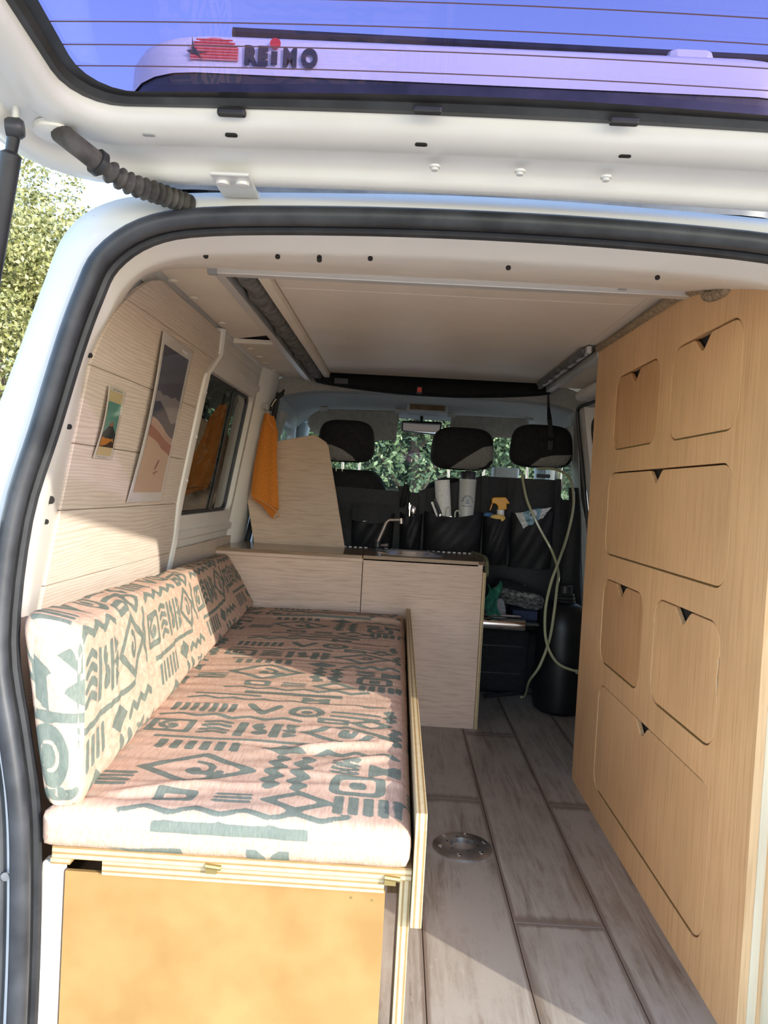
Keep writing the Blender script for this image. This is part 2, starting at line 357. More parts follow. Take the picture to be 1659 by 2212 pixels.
# paint crack in the outer corner
MB().tube([Vector((a, 1.083, b)) for a, b in ((-.452,1.262),(-.447,1.253),(-.437,1.249),(-.428,1.251),(-.420,1.249),(-.411,1.254))], .0012, 5).build('paint_crack', black_hole, wall_rear)

# ---- left wall
def wl3(y, z, w): return Vector((wx(z)+w, y, z))
WIN = (2.365, 3.135, .782, 1.246)
up = plate([(1.48, .55), (3.42, .55), (3.42, 1.40), (1.48, 1.40)], [rrect(*WIN, .035)], lambda u, v, w: wl3(u, v, w-.024), .02)
wall_left = struct(up.build('wall_left', white_inner))
box(-.75, -.722, 1.48, 3.42, -.02, .55).build('lower_panel', white_inner, wall_left)
def cathedral():
    m = mat('limed_oak_panel', (.7, .6, .5), .5, spec=.3)
    mp = coords(m, (1, .6, 3.2)); n0 = noise(m, mp.outputs[0], 2.2, 2, .45)
    sp = N(m, 'ShaderNodeSeparateXYZ'); LK(m, mp.outputs[0], sp.inputs[0])
    ad = N(m, 'ShaderNodeMath'); ad.operation = 'MULTIPLY_ADD'; ad.inputs[1].default_value = 11.; LK(m, n0.outputs['Fac'], ad.inputs[0])
    ms = N(m, 'ShaderNodeMath'); ms.operation = 'MULTIPLY'; ms.inputs[1].default_value = 38.; LK(m, sp.outputs[2], ms.inputs[0]); LK(m, ms.outputs[0], ad.inputs[2])
    fr = N(m, 'ShaderNodeMath'); fr.operation = 'FRACT'; LK(m, ad.outputs[0], fr.inputs[0])
    r = ramp(m, [(0, (.60, .48, .385)), (.22, (.69, .585, .485)), (.5, (.73, .635, .54)), (.9, (.715, .615, .52)), (1, (.62, .50, .405))]); LK(m, fr.outputs[0], r.inputs[0])
    mp2 = coords(m, (60, 3, 60)); n2 = noise(m, mp2.outputs[0], 3, 6, .7); r2 = ramp(m, [(.3, (.86, .84, .82)), (.6, (1, 1, 1))]); LK(m, n2.outputs['Fac'], r2.inputs[0])
    base(m, mixc(m, r.outputs[0], r2.outputs[0], 1., 'MULTIPLY')); bump(m, r.outputs[0], .06, .001); return m
oak = cathedral()
def interp(tab, z):
    for (z0, y0), (z1, y1) in zip(tab, tab[1:]):
        if z <= z1: return y0+(y1-y0)*(z-z0)/(z1-z0)
    return tab[-1][1]
LT = [(.4, 1.505), (1.12, 1.50), (1.19, 1.535), (1.225, 1.562), (1.271, 1.614), (1.31, 1.67), (1.345, 1.735), (1.36, 1.80)]
RT = [(.4, 2.335), (.72, 2.33), (.83, 2.285), (1.2, 2.285), (1.25, 2.32), (1.29, 2.40), (1.36, 2.37)]
rows_z = [.42, .545, .672, .824, .958, 1.1135, 1.270, 1.358]
for za, zb in zip(rows_z, rows_z[1:]):
    zs = np.linspace(za+.0005, zb-.0005, 6); mb = MB()
    front = [[wl3(interp(LT, z), z, .006), wl3(interp(RT, z), z, .006)] for z in zs]; back = [[wl3(interp(LT, z), z, -.006), wl3(interp(RT, z), z, -.006)] for z in zs]
    mb.loft([[f[0], f[1], b[1], b[0]] for f, b in zip(front, back)], cu=True, cap0=True, cap1=True)
    mb.build('wall_plank', oak, wall_left, bevel=.0016)
# plank strip under the window
mb = MB().loft([[wl3(2.36, z, .004), wl3(3.36, z, .004), wl3(3.36, z, -.010), wl3(2.36, z, -.010)] for z in (.42, .676)], cu=True, cap0=True, cap1=True)
mb.build('wall_plank', oak, wall_left, bevel=.0016)
# white post between the planks and the window, and the pressed ridges round the window
mb = MB()
for z0, z1 in zip(np.linspace(.60, 1.34, 9), np.linspace(.60, 1.34, 9)[1:]): pass
rowsp = []
for z in np.linspace(.55, 1.37, 12):
    a = interp(RT, z)+.004; b = max(a+.035, 2.35)
    rowsp.append([wl3(a, z, -.012), wl3(a+.004, z, .010), wl3((a+b)/2, z, .015), wl3(b-.006, z, .010), wl3(b, z, -.012)])
MB().loft(rowsp).build('window_post', white_inner, wall_left, smooth=True)
for y0, y1, z0, z1, d in ((2.37, 3.30, 1.27, 1.30, .010), (2.37, 3.30, .70, .735, .012)):
    MB().loft([[wl3(y, z, w) for z, w in ((z0, -.014), (z0+.006, d-.014), (z1-.006, d-.014), (z1, -.014))] for y in np.linspace(y0, y1, 6)], cu=False).build('pressed_ridge', white_inner, wall_left, smooth=True)
for z in (.895, 1.03, 1.165):
    MB().lathe([(.006, 0), (.006, .003), (.004, .0035)], wl3(2.318, z, .014), (1, 0, 0), 12).build('post_clip', alu, wall_left)
MB().loft([[wl3(y, 1.335, -.010), Vector((-.600, y, 1.368)), Vector((-.583, y, 1.385)), Vector((-.55, y, 1.392))] for y in np.linspace(1.60, 3.42, 8)]).build('roof_rail', white_inner, wall_left, smooth=True)
# B-pillar with a dark seat-belt strip
MB().loft([[wl3(3.16, z, -.012), wl3(3.20, z, .02), wl3(3.36, z, .03), wl3(3.42, z, .0)] for z in np.linspace(.3, 1.38, 8)]).build('door_pillar', white_inner, wall_left, smooth=True)
MB().tube([wl3(3.375, z, .045-.02*abs(z-.9)) for z in np.linspace(.45, 1.30, 12)], .013, 8).build('door_seal', rubber, wall_left, smooth=True)
# the dark side window
w1 = plate(rrect(WIN[0]-.004, WIN[1]+.004, WIN[2]-.004, WIN[3]+.004, .038), [], lambda u, v, w: wl3(u, v, w-.040), .004)
win1 = struct(w1.build('window_1', side_glass))
fr = plate(rrect(WIN[0]-.006, WIN[1]+.006, WIN[2]-.006, WIN[3]+.006, .04), [rrect(WIN[0]+.010, WIN[1]-.018, WIN[2]+.010, WIN[3]-.010, .03)], lambda u, v, w: wl3(u, v, w-.035), .006)
fr.build('window_gasket', rubber, win1)
MB().loft([[wl3(2.86, z, -.034), wl3(2.884, z, -.034), wl3(2.884, z, -.030), wl3(2.86, z, -.030)] for z in (WIN[2], WIN[3])], cu=True, cap0=True, cap1=True).build('window_bar', black_plastic, win1)

# ---- right wall (behind the tall cabinet), mirrored
def wr3(y, z, w): p = wl3(y, z, w); return Vector((2*CX-p.x, p.y, p.z))
RW = (2.60, 3.30, .80, 1.235)
wr = plate([(1.48, -.02), (3.42, -.02), (3.42, .55), (3.42, 1.40), (1.48, 1.40), (1.48, .55)], [rrect(*RW, .05)], lambda u, v, w: wr3(u, v, w-.024), .02)
wall_right = struct(wr.build('wall_right', white_inner))
win2 = struct(plate(rrect(RW[0]-.004, RW[1]+.004, RW[2]-.004, RW[3]+.004, .05), [], lambda u, v, w: wr3(u, v, w-.040), .004).build('window_2', side_glass))
MB().tube([wr3(y, z, .006) for y, z in rrect(RW[0]-.01, RW[1]+.01, RW[2]-.01, RW[3]+.01, .06)+[rrect(RW[0]-.01, RW[1]+.01, RW[2]-.01, RW[3]+.01, .06)[0]]], .007, 6).build('window_gasket', rubber, win2, smooth=True)
MB().loft([[wr3(3.30, z, -.012), wr3(3.32, z, .03), wr3(3.40, z, .035), wr3(3.44, z, .0)] for z in np.linspace(.3, 1.30, 8)]).build('door_pillar', white_inner, wall_right, smooth=True)
MB().tube(smoothpath([wr3(2.9, 1.30, .02), wr3(3.2, 1.305, .03), wr3(3.34, 1.30, .045), wr3(3.37, 1.25, .05), wr3(3.38, 1.0, .05), wr3(3.38, .6, .05)], 5), .008, 8).build('door_seal', rubber, wall_right, smooth=True)
MB().tube(smoothpath([wr3(2.5, 1.345, .05), wr3(3.0, 1.335, .06), wr3(3.25, 1.335, .06)], 4), [.02]*4+[.024]*4+[.02], 10).build('roof_rail', white_inner, wall_right, smooth=True)
MB().tube([wr3(3.42, 1.12, .03), wr3(3.425, .9, .05), wr3(3.43, .6, .05)], .016, 8, flat=.4).build('seat_belt', black_cloth, wall_right)

# ---- ceiling
ceil = struct(box(-.60, .80, 1.56, 4.10, 1.412, 1.43).build('ceiling', white_inner))
for x0, x1 in ((-.70, -.585), (.775, .90)): box(x0, x1, 1.78, 4.10, 1.39, 1.43).build('roof_gap_closer', white_inner, ceil)  # unseen strips added along the roof sides to keep stray daylight out
panels = [(-.335, .57, 1.69, 1.955, 1.397), (-.335, .57, 1.958, 3.36, 1.397)]
for x0, x1, y0, y1, z in panels: box(x0, x1, y0, y1, z, z+.010).build('roof_panel', roof_lining, ceil, bevel=.0015)
box(.5705, .66, 1.73, 2.475, 1.397, 1.407).build('roof_panel', roof_lining, ceil)
# cream side strips: rear one, front one (its rear end sags open), right one
def strip(pts, t=.004): 
    a, b, c, d = [Vector(p) for p in pts]; mb = MB(); e = Vector((0, 0, t))
    return mb.add([a, b, c, d, a+e, b+e, c+e, d+e], [(0,3,2,1),(4,5,6,7),(0,1,5,4),(1,2,6,5),(2,3,7,6),(3,0,4,7)])
strip([(-.578, 1.56, 1.372), (-.442, 1.62, 1.372), (-.442, 2.465, 1.374), (-.580, 2.562, 1.374)]).build('side_lining', cream, ceil, bevel=.001)
sag = strip([(-.580, 2.575, 1.372), (-.445, 2.55, 1.362), (-.440, 3.40, 1.374), (-.580, 3.40, 1.374)]).build('side_lining', cream, ceil, bevel=.001)
box(-.580, -.45, 2.552, 2.574, 1.360, 1.374).build('lining_edge', cream, sag)
box(-.58, -.44, 2.42, 2.60, 1.380, 1.395).build('lining_gap', black_hole, ceil)
strip([(.625, 2.48, 1.372), (.83, 2.48, 1.372), (.83, 3.30, 1.374), (.625, 3.30, 1.374)]).build('side_lining', cream, ceil, bevel=.001)
for x, y in ((-.571,1.84),(-.565,2.0),(-.560,2.30),(-.556,2.72),(-.556,2.88),(-.556,3.02),(-.556,3.2)):
    MB().lathe([(.012, 0), (.011, -.003), (.004, -.0045)], (x, y, 1.372), (0, 0, 1), 18).build('cover_cap', cream, ceil, smooth=True)
fr_ = box(-.445, .606, 1.695, 1.722, 1.355, 1.385); fo = fr_.build('roof_frame', alu, ceil, bevel=.002)
box(-.445, -.421, 1.722, 3.42, 1.360, 1.385).build('frame_rail', alu, fo, bevel=.002)
box(.604, .628, 2.480, 3.36, 1.360, 1.385).build('frame_rail', alu, fo, bevel=.002)
box(.570, .585, 2.480, 3.36, 1.372, 1.395).build('frame_rail', alu, fo, bevel=.002)
box(-.450, -.430, 1.688, 1.706, 1.352, 1.388).build('corner_cap', grey_trim, fo, bevel=.002)
for p0, p1 in (((672, 582), (727, 585)),):
    a, b = atY(*p0, 1.694), atY(*p1, 1.694); box(a.x, b.x, 1.692, 1.696, a.z-.002, a.z+.002).build('dark_stop', black_plastic, fo)
for q in ((853, 592), (1345, 622)):
    c = atY(*q, 1.692); box(c.x-.009, c.x+.009, 1.688, 1.696, c.z-.004, c.z+.004).build('frame_clip', grey_trim, fo, bevel=.001)
rr = []
for i, y in enumerate(np.linspace(1.73, 3.40, 40)):
    w_ = .006*math.sin(i*1.9)+.004*math.sin(i*.7)
    rr.append([Vector((-.412+w_*.5, y, 1.378)), Vector((-.405+w_, y, 1.366-.003*math.sin(i*1.3))), Vector((-.385+w_, y, 1.362+.004*math.sin(i*2.2))), Vector((-.368, y, 1.372)), Vector((-.36, y, 1.398)), Vector((-.412, y, 1.398))])
MB().loft(rr, cu=True, cap0=True, cap1=True).build('folded_canvas', canvas, ceil, smooth=True, angle=70)
rr = [[Vector((.180-p.x+.014-(.012 if p.x < -.38 else 0), p.y, 1.380+(p.z-1.380)*.45)) for p in r] for r in rr if 2.47 < r[0].y < 3.34]
MB().loft(rr, cu=True, cap0=True, cap1=True).build('folded_canvas', canvas, ceil, smooth=True, angle=70)
box(-.360, -.336, 1.725, 3.38, 1.375, 1.400).build('inner_strip', cream, ceil, bevel=.002)
# black canvas roll across the front end of the roof opening
fr3 = []
for i, x in enumerate(np.linspace(-.395, .625, 26)):
    t = (x+.395)/1.02; zl = 1.352-.036*math.sin(math.pi*min(1, t*1.0))**.8; s_ = .003*math.sin(i*2.1)
    fr3.append([Vector((x, 3.40, 1.412)), Vector((x, 3.38, 1.400)), Vector((x, 3.355+s_, zl+.032)), Vector((x, 3.345, zl+.014)), Vector((x, 3.36, zl)), Vector((x, 3.40, zl+.004))])
MB().loft(fr3, cu=True, cap0=True, cap1=True).build('canvas_roll', black_cloth, ceil, smooth=True, angle=70)
c = atY(906, 843, 3.34); box(c.x-.013, c.x+.013, 3.325, 3.35, c.z-.014, c.z+.014).build('strap_buckle', black_plastic, ceil, bevel=.002)
box(c.x-.009, c.x+.009, 3.322, 3.33, c.z-.010, c.z+.010).build('buckle_button', red_plastic, ceil, bevel=.001)
c = atY(737, 823, 3.34); box(c.x-.03, c.x+.03, 3.335, 3.35, c.z-.012, c.z+.012).build('zip_pull', dark_grey, ceil, bevel=.002)
# cab headliner, pillars, windscreen
prof = [(-.70, .98), (-.685, 1.10), (-.645, 1.205), (-.58, 1.275), (-.47, 1.315), (-.30, 1.33), (CX-.03, 1.334), (.50, 1.33), (.68, 1.315), (.79, 1.275), (.86, 1.205), (.905, 1.10), (.92, .98)]
rows = [[Vector((CX+(p.x-CX)*k, y, p.y-dz)) for p in smoothpath([(a, b, 0) for a, b in prof], 3)] for y, dz, k in ((3.425, -.085, 1.0), (3.43, .0, 1.0), (3.50, -.004, 1.0), (3.56, -.006, 1.0))]
MB().loft(rows).build('cab_arch', grey_liner, ceil, smooth=True)
topp = [(a, b) for a, b in prof if b > 1.2]
rows = [[Vector((CX+(p.x-CX)*k, y, p.y-dz)) for p in smoothpath([(a, b, 0) for a, b in topp], 3)] for y, dz, k in ((3.54, -.004, 1.0), (3.75, -.004, 1.0), (3.95, .004, .99), (4.10, .022, .98), (4.16, .045, .97))]
MB().loft(rows).build('headliner', grey_liner, ceil, smooth=True)
def cab_side(sgn):
    fn = lambda u, v, w: Vector((CX+sgn*(.80-.14*max(0, v-.85)/.5)+w, u, v))
    return plate([(3.42, -.02), (4.95, -.02), (4.95, .80), (4.22, 1.30), (3.42, 1.32)], [[(3.60, .84), (4.62, .84), (4.12, 1.20), (3.66, 1.22)]], fn, .03), fn
for sgn, nm in ((-1, 'wall_cab_left'), (1, 'wall_cab_right')):
    mb, fn = cab_side(sgn); w_ = struct(mb.build(nm, grey_trim))
    MB().tube([fn(4.18, 1.27, -sgn*.03), fn(4.55, 1.02, -sgn*.03), fn(4.93, .76, -sgn*.03)], [.045, .04, .04], 10).build('front_pillar', grey_trim, w_, smooth=True)
    MB().tube([fn(3.56, 1.24, -sgn*.02), fn(3.57, .9, -sgn*.02), fn(3.58, .5, -sgn*.02)], .035, 10).build('belt_pillar', grey_trim, w_, smooth=True)
    gl = plate([(3.58, .82), (4.64, .82), (4.13, 1.22), (3.64, 1.24)], [], lambda u, v, w: fn(u, v, w+sgn*.006), .004)
    struct(gl.build('window_3' if sgn < 0 else 'window_4', clear_glass))
ws = [[Vector((CX+s_*.76, 4.14+.80*t-.10*s_*s_, 1.275-.56*t-.02*s_*s_)) for s_ in np.linspace(-1, 1, 13)] for t in np.linspace(0, 1, 7)]
struct(MB().loft(ws).build('window_5', clear_glass, smooth=True, solid=.004))
# ================================================================ TAILGATE AND ROOF OUTSIDE
def rdense(x0, x1, y0, y1, r, nc=6, ne=10):
    cs = rrect(x0, x1, y0, y1, r, nc); out = []
    for k in range(4):
        a = cs[k*(nc+1):(k+1)*(nc+1)]; b = cs[((k+1) % 4)*(nc+1)]; out += a
        out += [(a[-1][0]+(b[0]-a[-1][0])*i/ne, a[-1][1]+(b[1]-a[-1][1])*i/ne) for i in range(1, ne)]
    return out
def gz(y): return 1.305+.14*(1.075-y)
hole = rdense(-.415, 2*CX+.415, .20, .926, .062); outer = rdense(-.550, 2*CX+.550, -.16, 1.090, .13)
def bow(p):                                        # front edges bow with the rear of the van
    x, y = p; k = max(0, (y-.3)/.8); return (x, y-.018*k*(1-((x-CX)/.55)**2))
hole = [bow(p) for p in hole]; outer = [bow(p) for p in outer]
def gate_pt(i, s, h):
    x = hole[i][0]*(1-s)+outer[i][0]*s; y = hole[i][1]*(1-s)+outer[i][1]*s; return Vector((x, y, gz(y)+h))
NG = len(hole)
gate = thing('tailgate', 'white tailgate raised overhead with tinted window and heater lines', 'tailgate', (CX, 1.10, 1.30))
prof = [(0, .014), (.03, .004), (.10, -.002), (.30, -.005), (.36, .001), (.40, .002), (.58, .001), (.62, -.009), (.70, -.013), (.80, -.010), (.86, .003), (.95, .004), (.985, .008), (1.0, .018), (1.0, .05), (.9, .062), (.72, .062)]
MB().loft([[gate_pt(i, s, h) for i in range(NG)] for s, h in prof], cu=True).build('inner_frame', gate_paint, gate, smooth=True, angle=50)
def hpt(i, s, h): 
    x, y = hole[i]; dx, dy = CX-x, .51-y; l = math.hypot(dx, dy); return Vector((x+dx/l*s, y+dy/l*s, gz(y)+h))
gl = MB().add([hpt(i, -.004, .020) for i in range(NG)]+[hpt(i, -.004, .025) for i in range(NG)], [tuple(range(NG)), tuple(range(2*NG-1, NG-1, -1))]).build('rear_window', tail_glass, gate)
MB().loft([[hpt(i, -.008, .013) for i in range(NG)], [hpt(i, .010, .012) for i in range(NG)], [hpt(i, .016, .019) for i in range(NG)]], cu=True).build('window_gasket', rubber, gl, smooth=True)
MB().loft([[hpt(i, -.003, .0190) for i in range(NG)], [hpt(i, .034, .0190) for i in range(NG)]], cu=True).build('black_border', black_plastic, gl)
wire_m = mat('heater_line_print', (.10, .05, .06), .6)
for k, y in enumerate(np.linspace(.865, .24, 20)):
    MB().tube([Vector((x, y-.018*(1-((x-CX)/.5)**2), gz(y)+.0195)) for x in np.linspace(-.408, 2*CX+.408, 15)], .0007, 4).build('heater_line', wire_m, gl)
def gpt(px, py, h=0.):                            # meet a sight line with the tailgate's underside
    d = ray(px, py); t = (1.305+.14*1.075-HC+h)/(d.z+.14*d.y); return d*t+Vector((0, 0, HC))
for q in ((490, 223), (925, 217), (1362, 242)):
    c = gpt(*q); box(c.x-.017, c.x+.017, c.y+.020, c.y+.030, c.z-.003, c.z+.006).build('window_clip', black_plastic, gate, bevel=.003)
for q, m_ in (((322, 285), grey_trim), ((500, 286), black_hole), ((910, 306), black_hole), ((1350, 331), black_hole)):
    c = gpt(*q); MB().prism(rrect(c.x-.0075, c.x+.0075, c.y-.0035, c.y+.0035, .0033), lambda u, v, w: Vector((u, v, c.z+w)), -.0045, .02).build('slot', m_, gate)
for q in ((940, 345), (1124, 355), (1310, 368)):
    c = gpt(*q); sc = MB().lathe([(.0075, 0), (.007, -.002), (.0045, -.003), (.0045, -.0055), (.003, -.006)], c+Vector((0, 0, -.008)), (0, 0, 1), 16).build('bolt', bolt_metal, gate, smooth=True)
# hinge
hg = MB(); c = gpt(508, 375)
hg.box(c.x-.026, c.x+.026, c.y-.035, c.y+.045, c.z-.016, c.z-.011); hg.box(c.x-.018, c.x+.018, c.y+.045, c.y+.075, c.z-.016, c.z-.009)
ho = hg.build('hinge', bolt_metal, gate, bevel=.003)
for dx in (-.013, .013): MB().lathe([(.0095, 0), (.009, -.004), (.005, -.005)], (c.x+dx, c.y-.010, c.z-.016), (0, 0, 1), 14).build('bolt', bolt_metal, ho, smooth=True)
for dx in (-.024, .018): box(c.x+dx, c.x+dx+.007, c.y+.046, c.y+.064, c.z-.030, c.z-.004).build('hinge_knuckle', bolt_metal, ho, bevel=.002)
MB().lathe([(.028, .004), (.028, -.004), (.020, -.008)], gpt(135, 285)+Vector((-.006, 0, 0)), (0, 0, 1), 20).build('grommet_cup', gate_paint, gate, smooth=True)
# inner edge strip along the hinge side
MB().tube([Vector((x, 1.062-.018*(1-((x-CX)/.55)**2), 1.312)) for x in np.linspace(-.40, .66, 12)], .006, 6).build('edge_seal', rubber, gate, smooth=True)

# cable gaiter
ga = thing('cable_gaiter', 'ribbed black rubber cable gaiter between tailgate and body corner', 'cable', gpt(125, 285))
a = gpt(130, 287, -.006); b = atY(398, 438, 1.071)
p1 = gpt(170, 318, -.028)
path = smoothpath([a, p1, p1*.62+b*.38+Vector((0, 0, -.012)), p1*.28+b*.72+Vector((0, 0, -.006)), b, b+Vector((.016, .034, -.002))], 21)
rads = []
for i in range(len(path)):
    t = i/(len(path)-1); rib = .0034*math.cos(i*2*math.pi/4.6) if .30 < t < .90 else 0
    rads.append((.0115 if .3 < t < .9 else .0125 if t <= .3 else .012)+rib+(.006*max(0, (t-.94)/.06)))
gm = noisy('dusty_rubber', (.030, .028, .026), (.085, .078, .070), 40, .7)
MB().tube(path, rads, 16).build('sleeve', gm, ga, smooth=True, angle=80)
q = path[int(len(path)*.30)]; MB().lathe([(.0165, -.004), (.0165, .004)], q, (path[34]-path[28]), 16).build('clamp', black_plastic, ga, smooth=True)

# gas strut
t0 = gpt(35, 262, -.015); t1 = Vector((-.625, 1.031, .70))
st = thing('gas_strut', 'black gas strut holding the raised tailgate by the pillar', 'gas strut', t1)
dv = (t0-t1).normalized(); L_ = (t0-t1).length
MB().tube([t1+dv*.06, t1+dv*(L_-.045)], .0125, 18).build('cylinder', black_plastic, st, smooth=True)
MB().tube([t1+dv*(L_-.047), t1+dv*(L_-.038), t1+dv*(L_-.034), t1+dv*(L_-.018)], [.0125, .0125, .007, .0075], 14).build('neck', black_plastic, st, smooth=True)
MB().lathe([(.010, -.010), (.012, -.006), (.012, .006), (.009, .010)], t1+dv*(L_-.008), (1, .3, .1), 14).build('end_fitting', rubber, st, smooth=True)
MB().lathe([(.004, 0), (.004, .03), (.012, .031), (.013, .036)], t1+dv*(L_-.008), (0, 0, 1), 12).build('ball_stud', bolt_metal, st, smooth=True)
MB().tube([t1, t1+dv*.065], .005, 10).build('piston_rod', chrome, st, smooth=True)

# pop-top roof outside, seen through the rear window
pt = thing('pop_top_roof', 'white pop-top roof shell with lettering seen through the tailgate window', 'roof', (CX, 2.4, 1.43))
def pring(k, z, y0=1.42, r=.16): return [(x, y, z) for x, y in rdense(-.575+k, .76-k, y0+k*.7, 3.95-k, r-k*.4, 6, 8)]
MB().loft([pring(.012, 1.435), pring(.012, 1.545)], cu=True).build('roof_seal', rubber, pt, smooth=True)
MB().loft([pring(.03, 1.652), pring(.0, 1.646), pring(-.004, 1.545)][::-1], cu=True).build('seal_shade_band', rubber, pt, smooth=True)  # black band paints the seal together with the shade under the shell
MB().loft([pring(-.004, 1.642), pring(-.006, 1.65), pring(-.004, 1.69), pring(.004, 1.708), pring(.03, 1.722), pring(.10, 1.729), pring(.3, 1.735, r=.2)], cu=True, cap1=True).build('shell', white_paint, pt, smooth=True, angle=60)
bar = MB().tube([Vector((x, 1.52, 1.770-.008*(x+.36))) for x in np.linspace(-.375, .80, 8)], .014, 8).build('roof_bar', black_plastic, pt, smooth=True)
c = atY(1492, 118, 1.50); box(c.x-.046, c.x+.046, 1.49, 1.58, 1.70, c.z+.012).build('vent_box', white_paint, pt, bevel=.018)
# logo on the shell's rear face: sun with stripes, swallow, five letters and the red dot
yl = 1.4135
def lp(px, py): p = atY(px, py, yl); return p
u0 = lp(412, 132); sx = (lp(690, 132)-u0).x
dark_ink = mat('logo_dark_ink', (.03, .03, .035), .5); red_ink = mat('logo_red_ink', (.55, .035, .03), .5); pink_ink = mat('logo_pink_ink', (.62, .22, .22), .5)
c = lp(462, 130); rx, rz = .044, .040
lg = MB().prism([(-rx, 0)]+[(-rx+2*rx*i/16, rz*(.35+.65*math.sin(math.pi*(.12+.76*i/16))) if i else .0) for i in range(17)]+[(rx, 0)], lambda u, v, w: c+Vector((u, w, v)), -.0010, .001).build('sun_emblem', pink_ink, pt)
for k in range(7):
    zz = .003+k*.0052; hw = rx*.98*min(1., math.sqrt(max(.05, 1-((zz-.006)/rz)**2))+.06) if zz > .012 else rx*.98
    MB().box(c.x-hw, c.x+hw, yl-.0022, yl-.0010, c.z+zz, c.z+zz+.0024).build('sun_stripe', red_ink, lg)
sw = [(-.050,.014),(-.040,.016),(-.041,.040),(-.036,.020),(-.030,.014),(-.012,.013),(-.028,.009),(-.020,.000),(-.032,.008),(-.044,.010)]
MB().prism(sw, lambda u, v, w: c+Vector((u, w, v)), -.0034, -.0024).build('swallow_emblem', dark_ink, lg)
xs = [lp(540, 135).x, lp(567, 135).x, lp(592, 135).x, lp(626, 135).x, lp(668, 135).x]
for ch, x, wd in zip('REIMO', xs, (1.0, 1.0, 1.0, .92, 1.0)):
    zb = c.z-.003-.012*(x-c.x); body = 'l' if ch == 'I' else ch
    if ch == 'I': box(x-.0058, x+.0058, yl-.0022, yl-.001, zb, zb+.024).build('letter', dark_ink, pt, bevel=.0004)
    else: text_mesh(ch, .043, lambda u, v, w: Vector((x+u*.80*wd, yl-.0016+w, zb+v*1.0)), .0012, .0032).build('letter', dark_ink, pt)
MB().lathe([(.0098, -.0006), (.0098, .0006)], (xs[2]+.001, yl-.0016, c.z+.034), (0, 1, 0), 20).build('red_dot', red_ink, pt)
# ================================================================ FURNITURE
# ---- tall cabinet on the right
XF = .605; YN, YF, ZT = 1.262, 2.462, 1.372
cab = thing('tall_cabinet', 'tall beech cabinet with six notched doors and felt-lined top edge', 'cabinet', (.72, 1.86, 0))
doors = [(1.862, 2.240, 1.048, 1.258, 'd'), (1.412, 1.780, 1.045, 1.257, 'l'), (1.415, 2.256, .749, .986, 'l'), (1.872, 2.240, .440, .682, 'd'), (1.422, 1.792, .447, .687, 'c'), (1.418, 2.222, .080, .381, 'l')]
xfn = lambda u, v, w: Vector((XF+.0075+w, u, v))
top = [(YN, 0), (YF, 0), (YF, ZT+.012), (1.72, ZT), (1.66, 1.362), (1.615, 1.352), (1.600, 1.335), (1.585, 1.322), (1.50, 1.318), (1.485, 1.326), (1.47, 1.334), (1.43, 1.322), (YN, 1.262)]   # the top edge ducks under the sloping roof header
plate(top, [rrect(a, b, c_, d, .05, 6) for a, b, c_, d, _ in doors], xfn, .015).build('face_frame', cab_wood, cab, bevel=.0018)
ins = MB()
for a, b, c_, d, _ in doors: ins.box(XF+.022, XF+.024, a-.02, b+.02, c_-.02, d+.02)
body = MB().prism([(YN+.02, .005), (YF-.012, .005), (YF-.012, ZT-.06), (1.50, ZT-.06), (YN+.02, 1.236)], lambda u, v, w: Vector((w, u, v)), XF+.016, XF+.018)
body.build('dark_inside_sheet', black_hole, cab)  # black sheet behind the doors; the cabinet's inner shade put into its colour
box(XF+.0, XF+.172, YF, YF+.014, 0, ZT).build('far_side', cab_wood, cab, bevel=.001)
MB().prism([(XF+.0155, 0), (XF+.172, 0), (XF+.172, .80), (.748, .95), (.718, 1.08), (.684, 1.150), (.650, 1.198), (XF+.0155, 1.222)], lambda u, v, w: Vector((u, w, v)), YN, YN+.018).build('near_side', cab_edge, cab, bevel=.001)
box(XF+.030, XF+.036, YN-.004, YN, 0, 1.205).build('near_side_seam', cab_wood, cab)
box(XF+.016, XF+.168, 1.66, YF, ZT-.05, ZT-.04).build('top_board', cab_wood, cab)
box(XF+.016, XF+.172, YN+.018, YF, .0, .012).build('bottom_board', cab_wood, cab)
box(XF+.163, XF+.168, 1.66, YF, .012, ZT-.05).build('back_board', cab_wood, cab)
MB().tube(smoothpath([Vector((XF+.001+random.uniform(-.002, .002), y, z+random.uniform(-.002, .002))) for y, z in [(YF+.01, ZT+.016), (2.3, ZT+.013), (2.1, ZT+.009), (1.9, ZT+.005), (1.75, ZT+.001), (1.66, 1.364), (1.613, 1.352), (1.602, 1.338), (1.585, 1.326), (1.54, 1.322), (1.50, 1.322), (1.486, 1.331), (1.476, 1.342)]], 6), .0125, 8).build('felt_edging', felt, cab, smooth=True)
def notch_outline(a, b, c_, d, g=.0035, chip=False):
    pts = rrect(a+g, b-g, c_+g, d-g, .047, 6); out = []; m_ = (a+b)/2+.01; zt = d-g
    for i, p in enumerate(pts):
        out.append(p)
        if i == 6: out += [(m_+.052, zt), (m_+.044, zt-.004), (m_+.008, zt-.030), (m_-.004, zt-.030), (m_-.034, zt-.005), (m_-.044, zt)]
        if chip and i == 13: out += [(a+g, d-.060), (a+.012, d-.068), (a+.010, d-.085), (a+.014, d-.10), (a+.009, d-.125), (a+g, d-.15)]
    return out
for a, b, c_, d, k in doors:
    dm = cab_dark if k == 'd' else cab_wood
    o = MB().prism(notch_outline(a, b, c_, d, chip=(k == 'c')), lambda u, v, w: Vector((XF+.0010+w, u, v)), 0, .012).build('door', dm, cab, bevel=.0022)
    box(XF+.0008, XF+.013, a+.055, b-.055, c_+.0006, c_+.0030).build('piano_hinge', brass, o)

